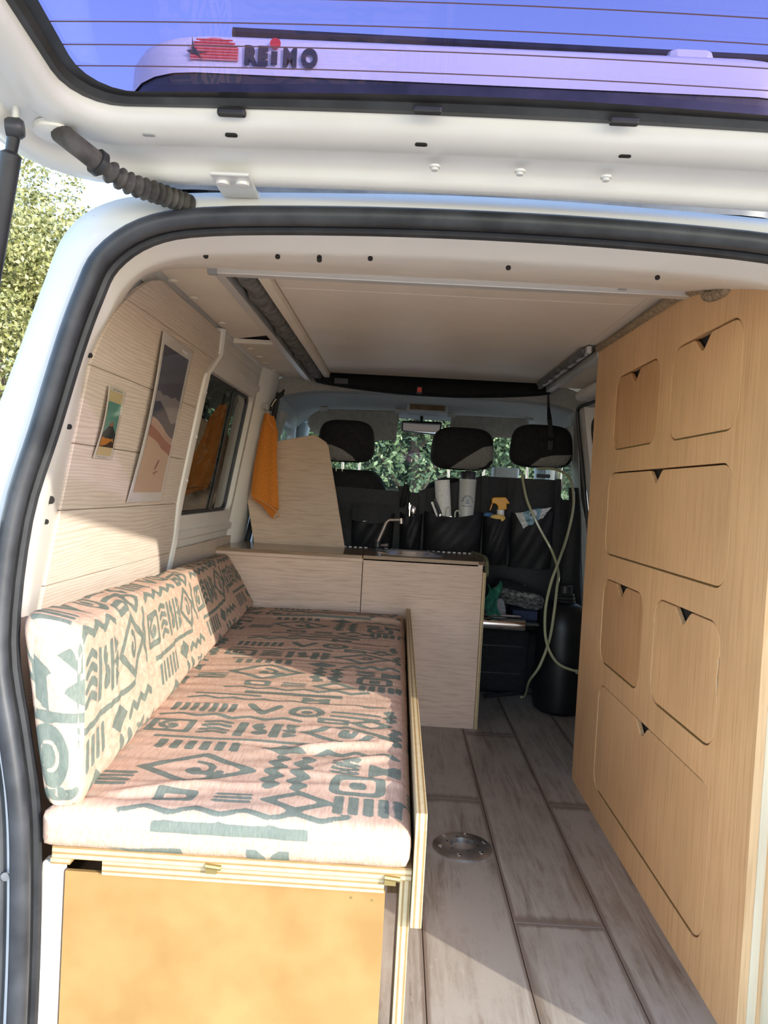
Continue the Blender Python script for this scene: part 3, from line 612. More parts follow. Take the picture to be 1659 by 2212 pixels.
# ---- kitchen counter
YC, XL, XR, ZC = 2.94, -.695, .345, .645
kc = thing('kitchen_counter', 'low plywood kitchen counter with round steel sink and bent tap', 'counter', (-.18, 3.13, 0))
box(XL, -.130, YC, YC+.015, .30, ZC-.022).build('front_panel', counter_wood, kc, bevel=.001)
box(-.128, XR-.014, YC-.002, YC+.015, 0, ZC-.012).build('front_panel', counter_wood, kc, bevel=.001)
box(XR-.014, XR, YC-.006, 3.33, 0, ZC-.040).build('end_panel', ply_x, kc, bevel=.001)
box(XL, -.128, YC, 3.33, .0, .30).build('back_box', counter_wood, kc)
box(XL-.002, -.128, YC-.010, YC+.002, ZC-.026, ZC-.012).build('lid_lip', counter_wood, kc, bevel=.003)
lid = MB().prism([(XL-.0036, YC-.004), (-.131, YC-.004), (-.131, 3.300), (-.671, 3.300), (-.676, 3.205), (XL-.003, 3.160)], lambda u, v, w: Vector((u, v, w)), ZC-.018, ZC).build('worktop_lid', top_wood, kc, bevel=.002)
SCX, SCY, SR = .055, 3.135, .132
n = 40; ring = [(SCX+SR*math.cos(2*math.pi*i/n), SCY+SR*math.sin(2*math.pi*i/n)) for i in range(n)]
plate([(-.129, YC-.002), (XR-.03, YC-.002), (XR-.005, YC+.03), (XR+.004, YC+.09), (XR+.004, 3.325), (-.129, 3.325)], [ring], lambda u, v, w: Vector((u, v, ZC-.009+w)), .018).build('worktop', top_wood, kc, bevel=.002)
sink = MB().lathe([(SR+.016, .001), (SR+.012, .007), (SR, .006), (SR-.006, -.002), (SR-.016, -.10), (SR-.04, -.13), (.02, -.135)], (SCX, SCY, ZC), (0, 0, 1), 40, cap0=False).build('sink', mat('satin_steel', (.82, .82, .82), .22, .9), kc, smooth=True, angle=60)
MB().lathe([(.020, .001), (.016, .003)], (SCX, SCY, ZC-.135), (0, 0, 1), 18).build('drain', steel, sink)
tb = Vector((-.083, 3.225, ZC)); tap = MB().lathe([(.024, 0), (.024, .010), (.015, .014), (.013, .038)], tb, (0, 0, 1), 18).build('tap', black_plastic, kc, smooth=True)
MB().tube([tb+Vector((0, 0, .034)), tb+Vector((.032, -.01, .120)), tb+Vector((.044, -.012, .131)), tb+Vector((.094, -.022, .134))], .0075, 12).build('spout', tap_metal, tap, smooth=True)
MB().tube([tb+Vector((.092, -.0215, .140)), tb+Vector((.094, -.022, .118))], .0095, 12).build('nozzle', tap_metal, tap, smooth=True)
MB().tube([tb+Vector((.012, -.004, .022)), tb+Vector((.045, -.012, .026))], [.004, .007], 8).build('lever', tap_metal, tap, smooth=True)
# piano hinge: one knuckle after the other along the back of the worktop
xk = np.arange(-.57, .33, .0225); km = mat('white_hinge_knuckle', (.78, .76, .72), .4)
for i, x in enumerate(xk):
    if -.13 < x < .19 and i % 2 == 0 and x < -.08: continue
    MB().tube([(x, 3.318, ZC+.0005), (x+.013, 3.318, ZC+.0005)], .0032, 6).build('hinge_knuckle', km, kc, smooth=True)
# worn green tape round the worktop's corner
tp = smoothpath([Vector((XR-.02, 3.32, ZC+.003)), Vector((XR+.006, 3.20, ZC+.003)), Vector((XR+.008, YC+.10, ZC+.002)), Vector((XR+.007, YC+.05, ZC-.03)), Vector((XR+.005, YC+.03, ZC-.055))], 5)
MB().tube(tp, .009, 8).build('edge_tape', noisy('olive_tape', (.10, .10, .05), (.22, .21, .12), 60, .7), kc, smooth=True)
box(-.128, -.1265, YC-.0025, YC, 0, ZC-.02).build('panel_joint', mat('joint_shadow_gap', (.25, .16, .10), .8), kc)

# ---- plywood screen standing on the counter
sc = MB().prism([(-.612, .643), (-.648, .815), (-.621, 1.020), (-.612, 1.056), (-.600, 1.066), (-.385, 1.116), (-.372, 1.116), (-.325, 1.088), (-.315, 1.070), (-.222, .643)], lambda u, v, w: Vector((u, 3.262+w, v)), 0, .012)
tag(sc.build('plywood_screen', fold_wood, bevel=.003), 'upright birch plywood screen with clipped corner standing on kitchen counter', 'screen')

# ---- storage bench
XB0, XB1, YB0, YB1 = -.455, .030, 1.065, 2.925
be = thing('storage_bench', 'plywood storage bench with brown hardboard front and raised side board', 'bench', (-.2, 2.0, 0))
box(-.450, .010, YB0+.012, YB0+.020, 0, .330).build('front_panel', mdf, be, bevel=.001)
box(-.395, .008, YB0+.006, YB0+.024, .330, .352).build('front_rail', ply_z, be, bevel=.001)
box(XB0-.01, .046, YB0, YB1, .353, .371).build('seat_board', ply_z, be, bevel=.001)
box(-.468, -.44, YB0+.004, YB0+.02, .343, .353).build('packing_strip', ply_z, be)
sb = MB().prism([(YB0-.010, .292), (YB1, .292), (YB1, .452), (YB0-.004, .452), (YB0-.010, .430)], lambda u, v, w: Vector((.047+w, u, v)), 0, .016).build('side_board', ply_x, be, bevel=.001)
box(.030, .046, YB0+.006, YB0+.17, 0, .352).build('leg_board', ply_x, be, bevel=.001)
box(.014, .030, YB0+.16, YB0+.175, .25, .35).build('cleat', cab_wood, be)
for x in (-.235, .018):
    h_ = MB(); h_.tube([(x-.010, YB0-.001, .357), (x+.012, YB0-.001, .355)], .004, 8); h_.box(x-.010, x+.006, YB0-.002, YB0+.004, .346, .358)
    h_.build('hinge', brass, be)
for x, z in ((-.042, .342), (-.008, .34), (-.038, .318), (-.008, .316)):
    MB().lathe([(.002, 0), (.0018, .001)], (x, YB0+.0125, z), (0, -1, 0), 8).build('screw', brass, be)
box(-.42, -.02, 1.2, 2.9, .002, .30).build('inner_box', counter_wood, be)

# ---- printed cushions: the print is a distance field stored on the mesh, thresholded in the material
def sd_box(x, y, cx, cy, hx, hy, r=0.): 
    dx = np.abs(x-cx)-hx; dy = np.abs(y-cy)-hy
    return np.minimum(np.maximum(dx, dy), 0)+np.hypot(np.maximum(dx, 0), np.maximum(dy, 0))-r
def sd_seg(x, y, ax, ay, bx, by, r):
    px_, py_ = x-ax, y-ay; bx, by = bx-ax, by-ay; h = np.clip((px_*bx+py_*by)/(bx*bx+by*by+1e-12), 0, 1); return np.hypot(px_-bx*h, py_-by*h)-r
def sd_line(x, y, pts, r):
    d = np.full_like(x, 9.)
    for (a, b), (c_, e) in zip(pts, pts[1:]): d = np.minimum(d, sd_seg(x, y, a, b, c_, e, r))
    return d
def sd_dia(x, y, cx, cy, hx, hy): return (np.abs(x-cx)/hx+np.abs(y-cy)/hy-1)*hx*hy/math.hypot(hx, hy)
def sd_tri(x, y, cx, cy, h, s, flip=1): 
    xx, yy = (x-cx)*flip, y-cy; return np.maximum(np.abs(yy)*.86+xx*.5-h*.5, -xx-h*.6)*s
def spiral(x, y, cx, cy, R_, fl=1):
    return sd_line(x, y, [(cx+fl*R_*k/12*math.cos(k*.62+.5), cy+R_*k/12*math.sin(k*.62+.5)) for k in range(0, 13)], .0045)
TW, TH = .50, .66
def tile(x, y):
    x = np.mod(x, TW); y = np.mod(y, TH); d = np.full_like(x, 9.); U = lambda e: np.minimum(d, e)
    zz = lambda x0, x1, yc, am, n_, r: sd_line(x, y, [(x0+(x1-x0)*i/n_, yc+am*(1 if i % 2 else -1)) for i in range(n_+1)], r)
    vz = lambda xc, y0, y1, am, n_, r: sd_line(x, y, [(xc+am*math.sin(i*math.pi/2), y0+(y1-y0)*i/n_) for i in range(n_+1)], r)
    d = U(sd_box(x, y, .26, .020, .105, .008, .003))                      # long bar
    d = U(zz(.10, .42, .058, .008, 9, .0052))                             # wavy line
    d = U(np.abs(sd_box(x, y, .165, .105, .024, .014))-.0055)             # hollow box
    for k in range(3): d = U(sd_box(x, y, .25, .092+k*.013, .028, .0030))
    d = U(np.abs(sd_dia(x, y, .345, .105, .045, .032))-.006)              # hollow diamond
    for k in range(5): d = U(sd_box(x, y, .405+k*.022, .105, .0062, .030))
    for k in range(4): d = U(sd_seg(x, y, .010, .130+k*.017, .075, .136+k*.017, .0040))
    d = U(np.abs(sd_dia(x, y, .165, .215, .088, .062))-.0065); d = U(spiral(x, y, .165, .212, .032)); d = U(sd_line(x, y, [(.165, .205), (.195, .190), (.205, .205)], .005))
    d = U(vz(.292, .155, .285, .010, 14, .0075)); d = U(vz(.335, .155, .285, .010, 14, .0075))
    d = U(np.abs(sd_box(x, y, .430, .180, .022, .016, .014))-.0065); d = U(sd_box(x, y, .430, .180, .008, .008, .004))
    for k in range(4): d = U(sd_line(x, y, [(.385, .232+k*.016), (.405, .226+k*.016), (.425, .232+k*.016)], .0038))
    d = U(sd_tri(x, y, .462, .248, .028, 1)); d = U(sd_tri(x, y, .480, .248, .028, 1, -1))
    for k in range(6): d = U(sd_box(x, y, .075+k*.026, .320, .0068, .022))
    d = U(sd_tri(x, y, .275, .322, .026, 1, -1)); d = U(sd_tri(x, y, .305, .322, .026, 1))
    d = U(zz(.345, .49, .318, .008, 6, .0055))
    d = U(sd_box(x, y, .22, .358, .17, .0028, .001))
    d = U(np.abs(sd_box(x, y, .060, .420, .036, .030))-.0055); d = U(spiral(x, y, .060, .420, .024, -1))
    for k in range(4): d = U(sd_line(x, y, [(.120, .392+k*.020), (.145, .402+k*.020), (.170, .392+k*.020)], .0048))
    d = U(sd_box(x, y, .195, .420, .008, .040)); d = U(sd_box(x, y, .262, .420, .008, .040)); d = U(spiral(x, y, .229, .405, .018)); d = U(spiral(x, y, .229, .440, .014, -1))
    for k in range(3): d = U(sd_tri(x, y, .290, .395+k*.026, .016, 1, -1 if k % 2 else 1))
    d = U(np.abs(sd_dia(x, y, .395, .420, .078, .050))-.0060); d = U(spiral(x, y, .395, .418, .026))
    d = U(vz(.487, .375, .470, .008, 10, .0065))
    d = U(zz(.02, .30, .492, .007, 8, .0050)); d = U(np.abs(sd_box(x, y, .365, .500, .026, .010))-.0050); d = U(np.abs(sd_dia(x, y, .440, .500, .034, .022))-.0055)
    for k in range(7): d = U(sd_box(x, y, .030+k*.020, .545, .0050, .026))
    d = U(sd_line(x, y, [(.185, .575), (.215, .525), (.245, .575)], .0075)); d = U(np.abs(np.hypot(x-.305, y-.548)-.030)-.007); d = U(np.hypot(x-.305, y-.548)-.011)
    d = U(sd_box(x, y, .405, .532, .050, .0045)); d = U(sd_box(x, y, .405, .562, .050, .0045)); d = U(vz(.475, .525, .590, .007, 8, .007))
    d = U(zz(.04, .46, .618, .006, 13, .0045)); d = U(sd_box(x, y, .12, .645, .075, .0050)); d = U(sd_tri(x, y, .30, .642, .022, 1)); d = U(sd_tri(x, y, .33, .642, .022, 1, -1))
    return d
def cloth_print():
    m = mat('tribal_print_cotton', (.8, .6, .4), .9, spec=.15)
    at_ = N(m, 'ShaderNodeAttribute'); at_.attribute_name = 'print'
    mp = coords(m, (1, 1, 1), rnd=False); nz = noise(m, mp.outputs[0], 90, 3)
    ad = N(m, 'ShaderNodeMath'); ad.operation = 'MULTIPLY_ADD'; ad.inputs[1].default_value = .0024; LK(m, nz.outputs['Fac'], ad.inputs[0])
    sb_ = N(m, 'ShaderNodeMath'); sb_.operation = 'SUBTRACT'; sb_.inputs[1].default_value = .0012; LK(m, at_.outputs['Fac'], sb_.inputs[0]); LK(m, sb_.outputs[0], ad.inputs[2])
    mr = N(m, 'ShaderNodeMapRange'); mr.inputs[1].default_value = .0008; mr.inputs[2].default_value = .0020; mr.inputs[3].default_value = 1; mr.inputs[4].default_value = 0; LK(m, ad.outputs[0], mr.inputs[0])
    mp2 = coords(m, (220, 26, 60), rnd=False); n2 = noise(m, mp2.outputs[0], 1.5, 4, .6)
    r2 = ramp(m, [(.34, (.50, .315, .225)), (.54, (.58, .395, .29)), (.72, (.63, .45, .345))]); LK(m, n2.outputs['Fac'], r2.inputs[0])
    r3 = ramp(m, [(.3, (.135, .158, .128)), (.7, (.195, .215, .178))]); LK(m, n2.outputs['Fac'], r3.inputs[0])
    base(m, mixc(m, r2.outputs[0], r3.outputs[0], mr.outputs[0]))
    mp3 = coords(m, (700, 700, 700), rnd=False); n3 = noise(m, mp3.outputs[0], 1, 2); bump(m, n3.outputs['Fac'], .12, .0006); return m
cloth = cloth_print()
def fbm(x, y, seed, f0=3., oct_=4):
    r = np.random.default_rng(seed); out = np.zeros_like(x); a = 1.
    for o in range(oct_):
        for k in range(4):
            th = r.uniform(0, 6.28); ph = r.uniform(0, 6.28); f = f0*2**o*r.uniform(.7, 1.3); out += a*np.sin((x*math.cos(th)+y*math.sin(th))*f*6.28+ph)/4
        a *= .5
    return out
def finish_cushion(name, P, prn, label, cat='cushion'):
    """P: rows x ring of points (closed ring), prn: print distance per point"""
    nr, nc = P.shape[:2]; mb = MB(); mb.loft([[tuple(p) for p in r] for r in P], cu=True, cap0=True, cap1=True)
    org = (float(P[..., 0].mean()), float(P[..., 1].mean()), float(P[..., 2].min()))
    o = mb.build(name, cloth, smooth=True, loc=org, angle=80); a = o.data.attributes.new('print', 'FLOAT', 'POINT')
    a.data.foreach_set('value', prn.reshape(-1).astype(np.float32)); return tag(o, label, cat)
def ring_pts(corners, rad, n_arc=5, step=.006):
    """rounded polygon in 2D, evenly filled; returns points and running arc length"""
    out = []; m_ = len(corners); c2 = [np.array(c, float) for c in corners]
    for i in range(m_):
        p, q, r_ = c2[i-1], c2[i], c2[(i+1) % m_]; a = (p-q)/np.linalg.norm(p-q); b = (r_-q)/np.linalg.norm(r_-q)
        A, B = q+a*rad, q+b*rad
        out.append([(1-t)**2*A+2*t*(1-t)*q+t*t*B for t in np.linspace(0, 1, n_arc)])
    pts = []
    cnt = [max(2, int(np.linalg.norm(c2[(i+1) % m_]-c2[i])/step)) for i in range(m_)]
    for i in range(m_):
        pts += out[i]; a, b = out[i][-1], out[(i+1) % m_][0]
        pts += [a+(b-a)*k/cnt[i] for k in range(1, cnt[i])]
    return np.array(pts)
# seat cushion
def seat_cushion():
    x0, x1, y0, y1, z0, z1 = -.478, .043, 1.045, 2.90, .372, .432
    ring = ring_pts([(x0, z0), (x1, z0), (x1, z1), (x0, z1)], .027)
    arc = np.concatenate([[0], np.cumsum(np.linalg.norm(np.diff(ring, axis=0), axis=1))])
    ys = np.concatenate([y0+np.array([0, .001, .004, .009, .016, .024]), np.arange(y0+.032, y1-.03, .0065), y1-np.array([.024, .014, .006, .002, 0])])
    P = np.zeros((len(ys), len(ring), 3)); prn = np.zeros(P.shape[:2]); cz = (z0+z1)/2
    for i, y in enumerate(ys):
        e = min(y-y0, y1-y); k = 0 if e > .024 else .022*(1-math.sqrt(max(0, 1-(1-e/.024)**2)))
        X = ring[:, 0]; Z = ring[:, 1]; zz = np.clip(Z, z0+k, z1-k); xx = np.clip(X, x0+k*.8, x1-k*.8)
        P[i, :, 0] = xx-.095*min(1, max(0, (y-1.12)/.9))*(x1-xx)/(x1-x0); P[i, :, 1] = y; P[i, :, 2] = zz
    X, Y = P[..., 0].copy(), P[..., 1].copy(); topm = np.clip((P[..., 2]-(z1-.012))/.012, 0, 1); near = np.clip((y0+.05-Y)/.05, 0, 1)
    wr = .0022*fbm(X*1.0, Y*2.2, 3, 2.2)+.0016*fbm(X*.6, Y*3.2, 5, 5)
    # pulled creases running across, a rumple at the bump and the loose fold at the far end
    cre = np.zeros_like(X)
    for (cx_, cy_, ang, ln, dp, wd) in ((-.10, 1.36, .35, .10, .010, .012), (-.06, 1.43, -.5, .07, .009, .010), (-.14, 1.33, -.2, .06, -.007, .012), (-.04, 1.30, .6, .06, .008, .010), (-.26, 1.16, .12, .22, .004, .010), (-.05, 1.22, -.1, .16, .004, .010), (-.15, 2.70, .05, .26, .016, .020), (-.25, 2.78, -.04, .2, -.008, .02), (.0, 2.0, .0, .12, .003, .012), (-.2, 1.62, .05, .2, .003, .012), (-.02, 1.75, .1, .1, .003, .01), (-.3, 2.3, -.06, .15, .004, .015), (-.36, 1.12, .5, .10, .006, .012), (-.38, 1.10, .2, .08, -.005, .01)):
        u = (X-cx_)*math.cos(ang)+(Y-cy_)*math.sin(ang); v = -(X-cx_)*math.sin(ang)+(Y-cy_)*math.cos(ang); cre += dp*np.exp(-(u/ln)**2-(v/wd)**2)
    crown = .004*np.sin(np.pi*np.clip((X-x0)/(x1-x0), 0, 1))
    P[..., 2] += topm*(wr+cre+crown); P[..., 1] -= near*(1-topm)*.004*fbm(X, P[..., 2], 8, 6)
    # print follows the cloth: across x and round the front edge
    yy = Y-1.045+np.where(near > 0, -(z1-P[..., 2])*1.0*(near > .3), 0); xx = X+.470+np.where(P[..., 0] > x1-.003, (z1-P[..., 2]), 0)
    prn = tile(xx+.006*fbm(X, Y, 11, 1.5, 2), yy+.035+.006*fbm(X, Y, 12, 1.5, 2))
    return finish_cushion('seat_cushion', P, prn, 'long flat seat cushion in peach cotton with grey tribal print')
seat_cushion()
# backrest cushion: twists from upright at the pillar to leaning back at the counter
def back_cushion():
    A = np.array([(-.472, .426), (-.420, .432), (-.424, .690), (-.518, .706)]); B = np.array([(-.640, .437), (-.525, .434), (-.640, .622), (-.690, .618)])
    y0, y1 = 1.050, 2.905; ys = np.concatenate([y0+np.array([0, .001, .004, .009, .016, .024]), np.arange(y0+.032, y1-.03, .0065), y1-np.array([.024, .014, .006, .002, 0])])
    rings = []
    ref = None
    for y in ys:
        t = (y-y0)/(y1-y0); t = t**.8; cr = A*(1-t)+B*t; r = ring_pts([(0, 0), (.10, 0), (.10, .265), (0, .265)], .026, 6, .0065)
        u, v = r[:, :1]/.10, r[:, 1:]/.265            # lay the ring onto the local cross-section
        q = cr[0]*(1-u)*(1-v)+cr[1]*u*(1-v)+cr[2]*u*v+cr[3]*(1-u)*v
        e = min(y-y0, y1-y); k = 1 if e > .024 else 1-.22*(1-math.sqrt(max(0, 1-(1-e/.024)**2))); c0 = q.mean(0); q = c0+(q-c0)*k
        rings.append(np.column_stack([q[:, 0], np.full(len(q), y), q[:, 1]]))
    P = np.array(rings); arc = np.concatenate([[0], np.cumsum(np.linalg.norm(np.diff(P[40], axis=0)[:, [0, 2]], axis=1))]); ARC = np.tile(arc, (len(ys), 1)); Y = P[..., 1].copy()
    ctr = P.mean(axis=1, keepdims=True); dirv = P-ctr; dirv[..., 1] = 0; dirv /= np.linalg.norm(dirv, axis=2, keepdims=True)+1e-9
    P += dirv*(.0028*fbm(ARC*1.6, Y*1.2, 21, 2.5)+.002*fbm(ARC*.5, Y*3, 22, 5))[..., None]
    near = np.clip((y0+.026-Y)/.026, 0, 1)
    prn = tile((Y-y0)*.92+.10+.006*fbm(ARC, Y, 24, 1.5, 2), ARC*1.0+.005*fbm(ARC, Y, 23, 1.5, 2)+.18)
    o = finish_cushion('backrest_cushion', P, prn, 'upright backrest cushion in printed cotton leaning along the panelled wall')
    # near end: its own grid so the print shows there too
    return o, A
bo, A = back_cushion()
def end_panel():
    mb = MB(); n = 40; rows = []; pr = []
    for i in range(n+1):
        r = []
        for j in range(n+1):
            u, v = i/n, j/n; q = A[0]*(1-u)*(1-v)+A[1]*u*(1-v)+A[2]*u*v+A[3]*(1-u)*v; c0 = A.mean(0); q = c0+(q-c0)*.965*(1-.13*abs((2*u-1)*(2*v-1))**3)
            b_ = .010*(1-abs(2*u-1)**4)*(1-abs(2*v-1)**4); r.append((q[0], 1.0555-b_*1.1-.0015*math.sin(9*u+5*v), q[1]))
            x, z = u*.10, v*.26; d = min(float(sd_tri(np.array(x), np.array(z), .020, .190, .026, 1)), float(sd_tri(np.array(x), np.array(z), .020, .160, .026, 1, -1)), float(sd_box(np.array(x), np.array(z), .05, .128, .06, .006)), abs(math.hypot(x-.03, z-.072)-.034)-.010, math.hypot(x-.026, z-.072)-.016, float(sd_box(np.array(x), np.array(z), .06, .016, .06, .007)), float(sd_tri(np.array(x), np.array(z), .082, .215, .024, 1, -1)), float(sd_tri(np.array(x), np.array(z), .088, .165, .022, 1, -1)))
            pr.append(d)
        rows.append(r)
    mb.loft(rows); o = mb.build('end_gusset', cloth, bo, smooth=True); a = o.data.attributes.new('print', 'FLOAT', 'POINT'); a.data.foreach_set('value', np.array(pr, dtype=np.float32))
end_panel()
# ================================================================ THINGS ON THE LEFT WALL
def poster(name, label, y0, y1, z0, z1, curl, lift_top, builder, m_sleeve=True):
    """a print in a clear sleeve hung on the planks, its long edges curling off the wall"""
    t = thing(name, label, 'poster', tuple(wl3((y0+y1)/2, z0, .01)))
    def f(u, v, w):                                    # u along y 0..1, v up 0..1
        z = z0+(z1-z0)*v; y = y0+(y1-y0)*u
        return wl3(y, z, .009+curl*(1-v)**2*(1-u)*.25+curl*math.sin(math.pi*v)*(1-u)**1.3+lift_top*v*(1-u)+w)
    def sheet(u0, u1, v0, v1, w, m_, nm, outline=None):
        mb = MB()
        mb.loft([[f(u0+(u1-u0)*i/8, v0+(v1-v0)*j/16, w) for i in range(9)] for j in range(17)]); return mb.build(nm, m_, t, smooth=True)
    def shape(pts, w, m_, nm): 
        n_ = 7; pr = []
        mb = MB(); bm_ = bmesh.new(); vs_ = [bm_.verts.new((u, v, 0)) for u, v in pts]; bm_.faces.new(vs_)
        bmesh.ops.triangulate(bm_, faces=bm_.faces[:]); bmesh.ops.subdivide_edges(bm_, edges=bm_.edges[:], cuts=3, use_grid_fill=True); bm_.verts.index_update()
        mb.add([f(v.co.x, v.co.y, w) for v in bm_.verts], [tuple(v.index for v in fc.verts) for fc in bm_.faces]); bm_.free(); return mb.build(nm, m_, t)
    builder(sheet, shape)
    if m_sleeve: sheet(0, 1, 0, 1, .0030, sleeve_mat, 'clear_sleeve')
    return t
ink = lambda n_, c: mat('print_'+n_, c, .55)
WR = lambda n_, a, b, lo, k: [(a+(b-a)*i/k, lo+n_*math.sin(i*2.3)+n_*.5*math.sin(i*1.1+1)) for i in range(k+1)]
def dune(sheet, shape):
    sheet(0, 1, 0, 1, 0, ink('paper_white', (.74, .70, .66)), 'paper')
    sheet(.09, .93, .06, .935, .0005, ink('sky_slate', (.115, .11, .145)), 'night_sky')
    sheet(.09, .93, .06, .47, .0009, ink('sand', (.62, .42, .30)), 'sand_field')
    shape([(.09, .64)]+WR(.008, .09, .93, .66, 8)[::1]+[(.93, .47), (.09, .45)], .0012, ink('haze_grey', (.30, .27, .28)), 'far_hill')
    a = [(.09, .60), (.25, .615), (.36, .59), (.5, .57), (.62, .535), (.75, .50), (.93, .52)]
    shape(a+[(.93, .40), (.8, .42), (.66, .44), (.5, .47), (.3, .50), (.09, .515)], .0014, ink('ridge_blue', (.085, .085, .125)), 'blue_ridge')
    shape([(.09, .515), (.3, .50), (.5, .47), (.66, .44), (.8, .42), (.93, .41), (.93, .38), (.70, .385), (.4, .43), (.2, .45), (.09, .46)], .0016, ink('band_pink', (.55, .35, .28)), 'pale_band')
    shape([(.09, .465), (.2, .455), (.4, .435), (.55, .41), (.70, .39), (.93, .37), (.93, .30), (.8, .32), (.62, .335), (.45, .37), (.3, .385), (.09, .40)], .0018, ink('ridge_red', (.36, .12, .085)), 'red_ridge')
    fig = ink('figure_red', (.20, .045, .04))
    shape([(.52, .205), (.56, .203), (.64, .262), (.60, .268)], .0018, fig, 'chair_back'); shape([(.50, .175), (.66, .190), (.66, .196), (.50, .182)], .0018, fig, 'chair_seat'); shape([(.55, .165), (.57, .165), (.60, .20), (.58, .20)], .0018, fig, 'chair_leg')
    sheet(.62, .80, .952, .968, .0034, mat('sleeve_hanger', (.85, .85, .85), .2), 'hang_hole')
pa = poster('desert_poster', 'large pale desert print under a slate sky in clear sleeve on planks', 1.845, 2.120, .835, 1.252, .010, .004, dune)
def volcano(sheet, shape):
    sheet(0, 1, 0, 1, 0, ink('card_cream', (.66, .60, .50)), 'paper')
    sheet(.10, .92, .05, .95, .0005, ink('straw', (.62, .48, .24)), 'straw_ground')
    sheet(.10, .92, .17, .80, .0009, ink('teal', (.12, .30, .245)), 'teal_sky')
    shape([(.10, .36), (.50, .50), (.60, .49), (.92, .37), (.92, .17), (.10, .17)], .0013, ink('cone_black', (.018, .028, .032)), 'volcano_cone')
    shape([(.42, .475), (.50, .525), (.60, .525), (.66, .485), (.60, .478), (.54, .462)], .0016, ink('crater_red', (.42, .13, .07)), 'crater_glow')
    shape([(.10, .31)]+WR(.006, .10, .80, .295, 6)+[(.86, .25), (.70, .24), (.5, .21), (.30, .185), (.10, .175)], .0016, ink('foreground_orange', (.55, .21, .035)), 'orange_slope')
    shape([(.40, .175), (.52, .22), (.70, .265), (.82, .25), (.92, .19), (.92, .17), (.40, .17)], .0019, ink('foreground_umber', (.06, .035, .02)), 'dark_slope')
    for k, (a, b) in enumerate(((.26, .42), (.46, .66), (.68, .80))): sheet(a, b, .966, .978, .0009, ink('caption%d' % k, (.25, .24, .23)), 'caption')
    for k, (a, b) in enumerate(((.22, .36), (.40, .70))): sheet(a, b, .020, .028, .0009, ink('credit%d' % k, (.30, .29, .28)), 'caption')
poster('volcano_print', 'small yellow and teal volcano print pinned on planks beside the pillar', 1.592, 1.698, .933, 1.085, .006, .004, volcano)

# orange towel on a suction hook
tw = thing('orange_towel', 'orange microfibre towel hanging folded from a hook by the window', 'towel', tuple(atY(590, 890, 3.17)))
Yt = 3.17
def tq(px, py, dy=0): return atY(px, py, Yt+dy)
Lx = [(573, 892), (566, 920), (556, 970), (549, 1010), (545, 1045), (543, 1070)]; Rx = [(592, 900), (600, 935), (597, 980), (599, 1030), (601, 1075), (602, 1100)]
rows = []
for (a, b), (c_, d) in zip(Lx, Rx):
    r = []
    for i in range(13):
        u = i/12; p = tq(a+(c_-a)*u, b+(d-b)*u, -.012*math.sin(u*math.pi)-.006*math.sin(u*9.)); r.append(p)
    rows.append(r)
rs = []
for i in range(len(rows)-1):
    for k in range(4): rs.append([rows[i][j]*(1-k/4)+rows[i+1][j]*(k/4) for j in range(13)])
rs.append(rows[-1]); rs = [list(r) for r in rs]
MB().loft(rs).build('front_fold', towel_mat, tw, smooth=True, solid=.003)
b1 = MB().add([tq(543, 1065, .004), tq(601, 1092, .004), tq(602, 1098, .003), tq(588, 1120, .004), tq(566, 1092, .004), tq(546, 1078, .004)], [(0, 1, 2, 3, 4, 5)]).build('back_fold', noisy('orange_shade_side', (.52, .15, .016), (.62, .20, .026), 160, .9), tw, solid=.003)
MB().tube(smoothpath([tq(543, 1070, -.004), tq(566, 1083, -.016), tq(588, 1097, -.012), tq(602, 1112, -.004), tq(599, 1116), tq(588, 1121)], 4), .0022, 6).build('hem', towel_edge, tw, smooth=True)
MB().tube(smoothpath([tq(578, 890, -.008), tq(582, 912, -.012), tq(592, 930, -.010), tq(598, 960, -.006)], 4), .0020, 6).build('hem', towel_edge, tw, smooth=True)
hk = thing('suction_hook', 'clear suction hook above the orange towel beside dark window', 'hook', tuple(atY(572, 882, 3.19)))
c = atY(572, 880, 3.19); MB().lathe([(.018, 0), (.015, -.006), (.007, -.009), (.006, -.014)], c, (.15, 1, 0), 20).build('cup', mat('clear_vinyl', (.62, .58, .54), .15, **{'Alpha': .55}), hk, smooth=True)
MB().tube(smoothpath([c+Vector((0, -.014, 0)), c+Vector((.004, -.022, -.008)), c+Vector((.008, -.020, -.016)), c+Vector((.012, -.026, -.010))], 3), .0025, 6).build('hook_wire', chrome, hk, smooth=True)
bc = thing('bungee_strap', 'black bungee strap with metal hooks hanging above orange towel', 'strap', tuple(atY(590, 870, 3.2)))
MB().tube(smoothpath([atY(p, q, 3.2) for p, q in ((584, 888), (588, 872), (600, 858), (608, 852), (614, 842))], 4), [.006]*8+[.009]*6+[.005]*3, 8).build('cord', black_cloth, bc, smooth=True)
MB().tube(smoothpath([atY(p, q, 3.2) for p, q in ((600, 862), (598, 880), (593, 905))], 4), .004, 6).build('loose_end', black_cloth, bc, smooth=True)
MB().tube(smoothpath([atY(p, q, 3.195) for p, q in ((586, 878), (592, 868), (597, 862))], 3), .0025, 6).build('metal_hook', chrome, bc, smooth=True)

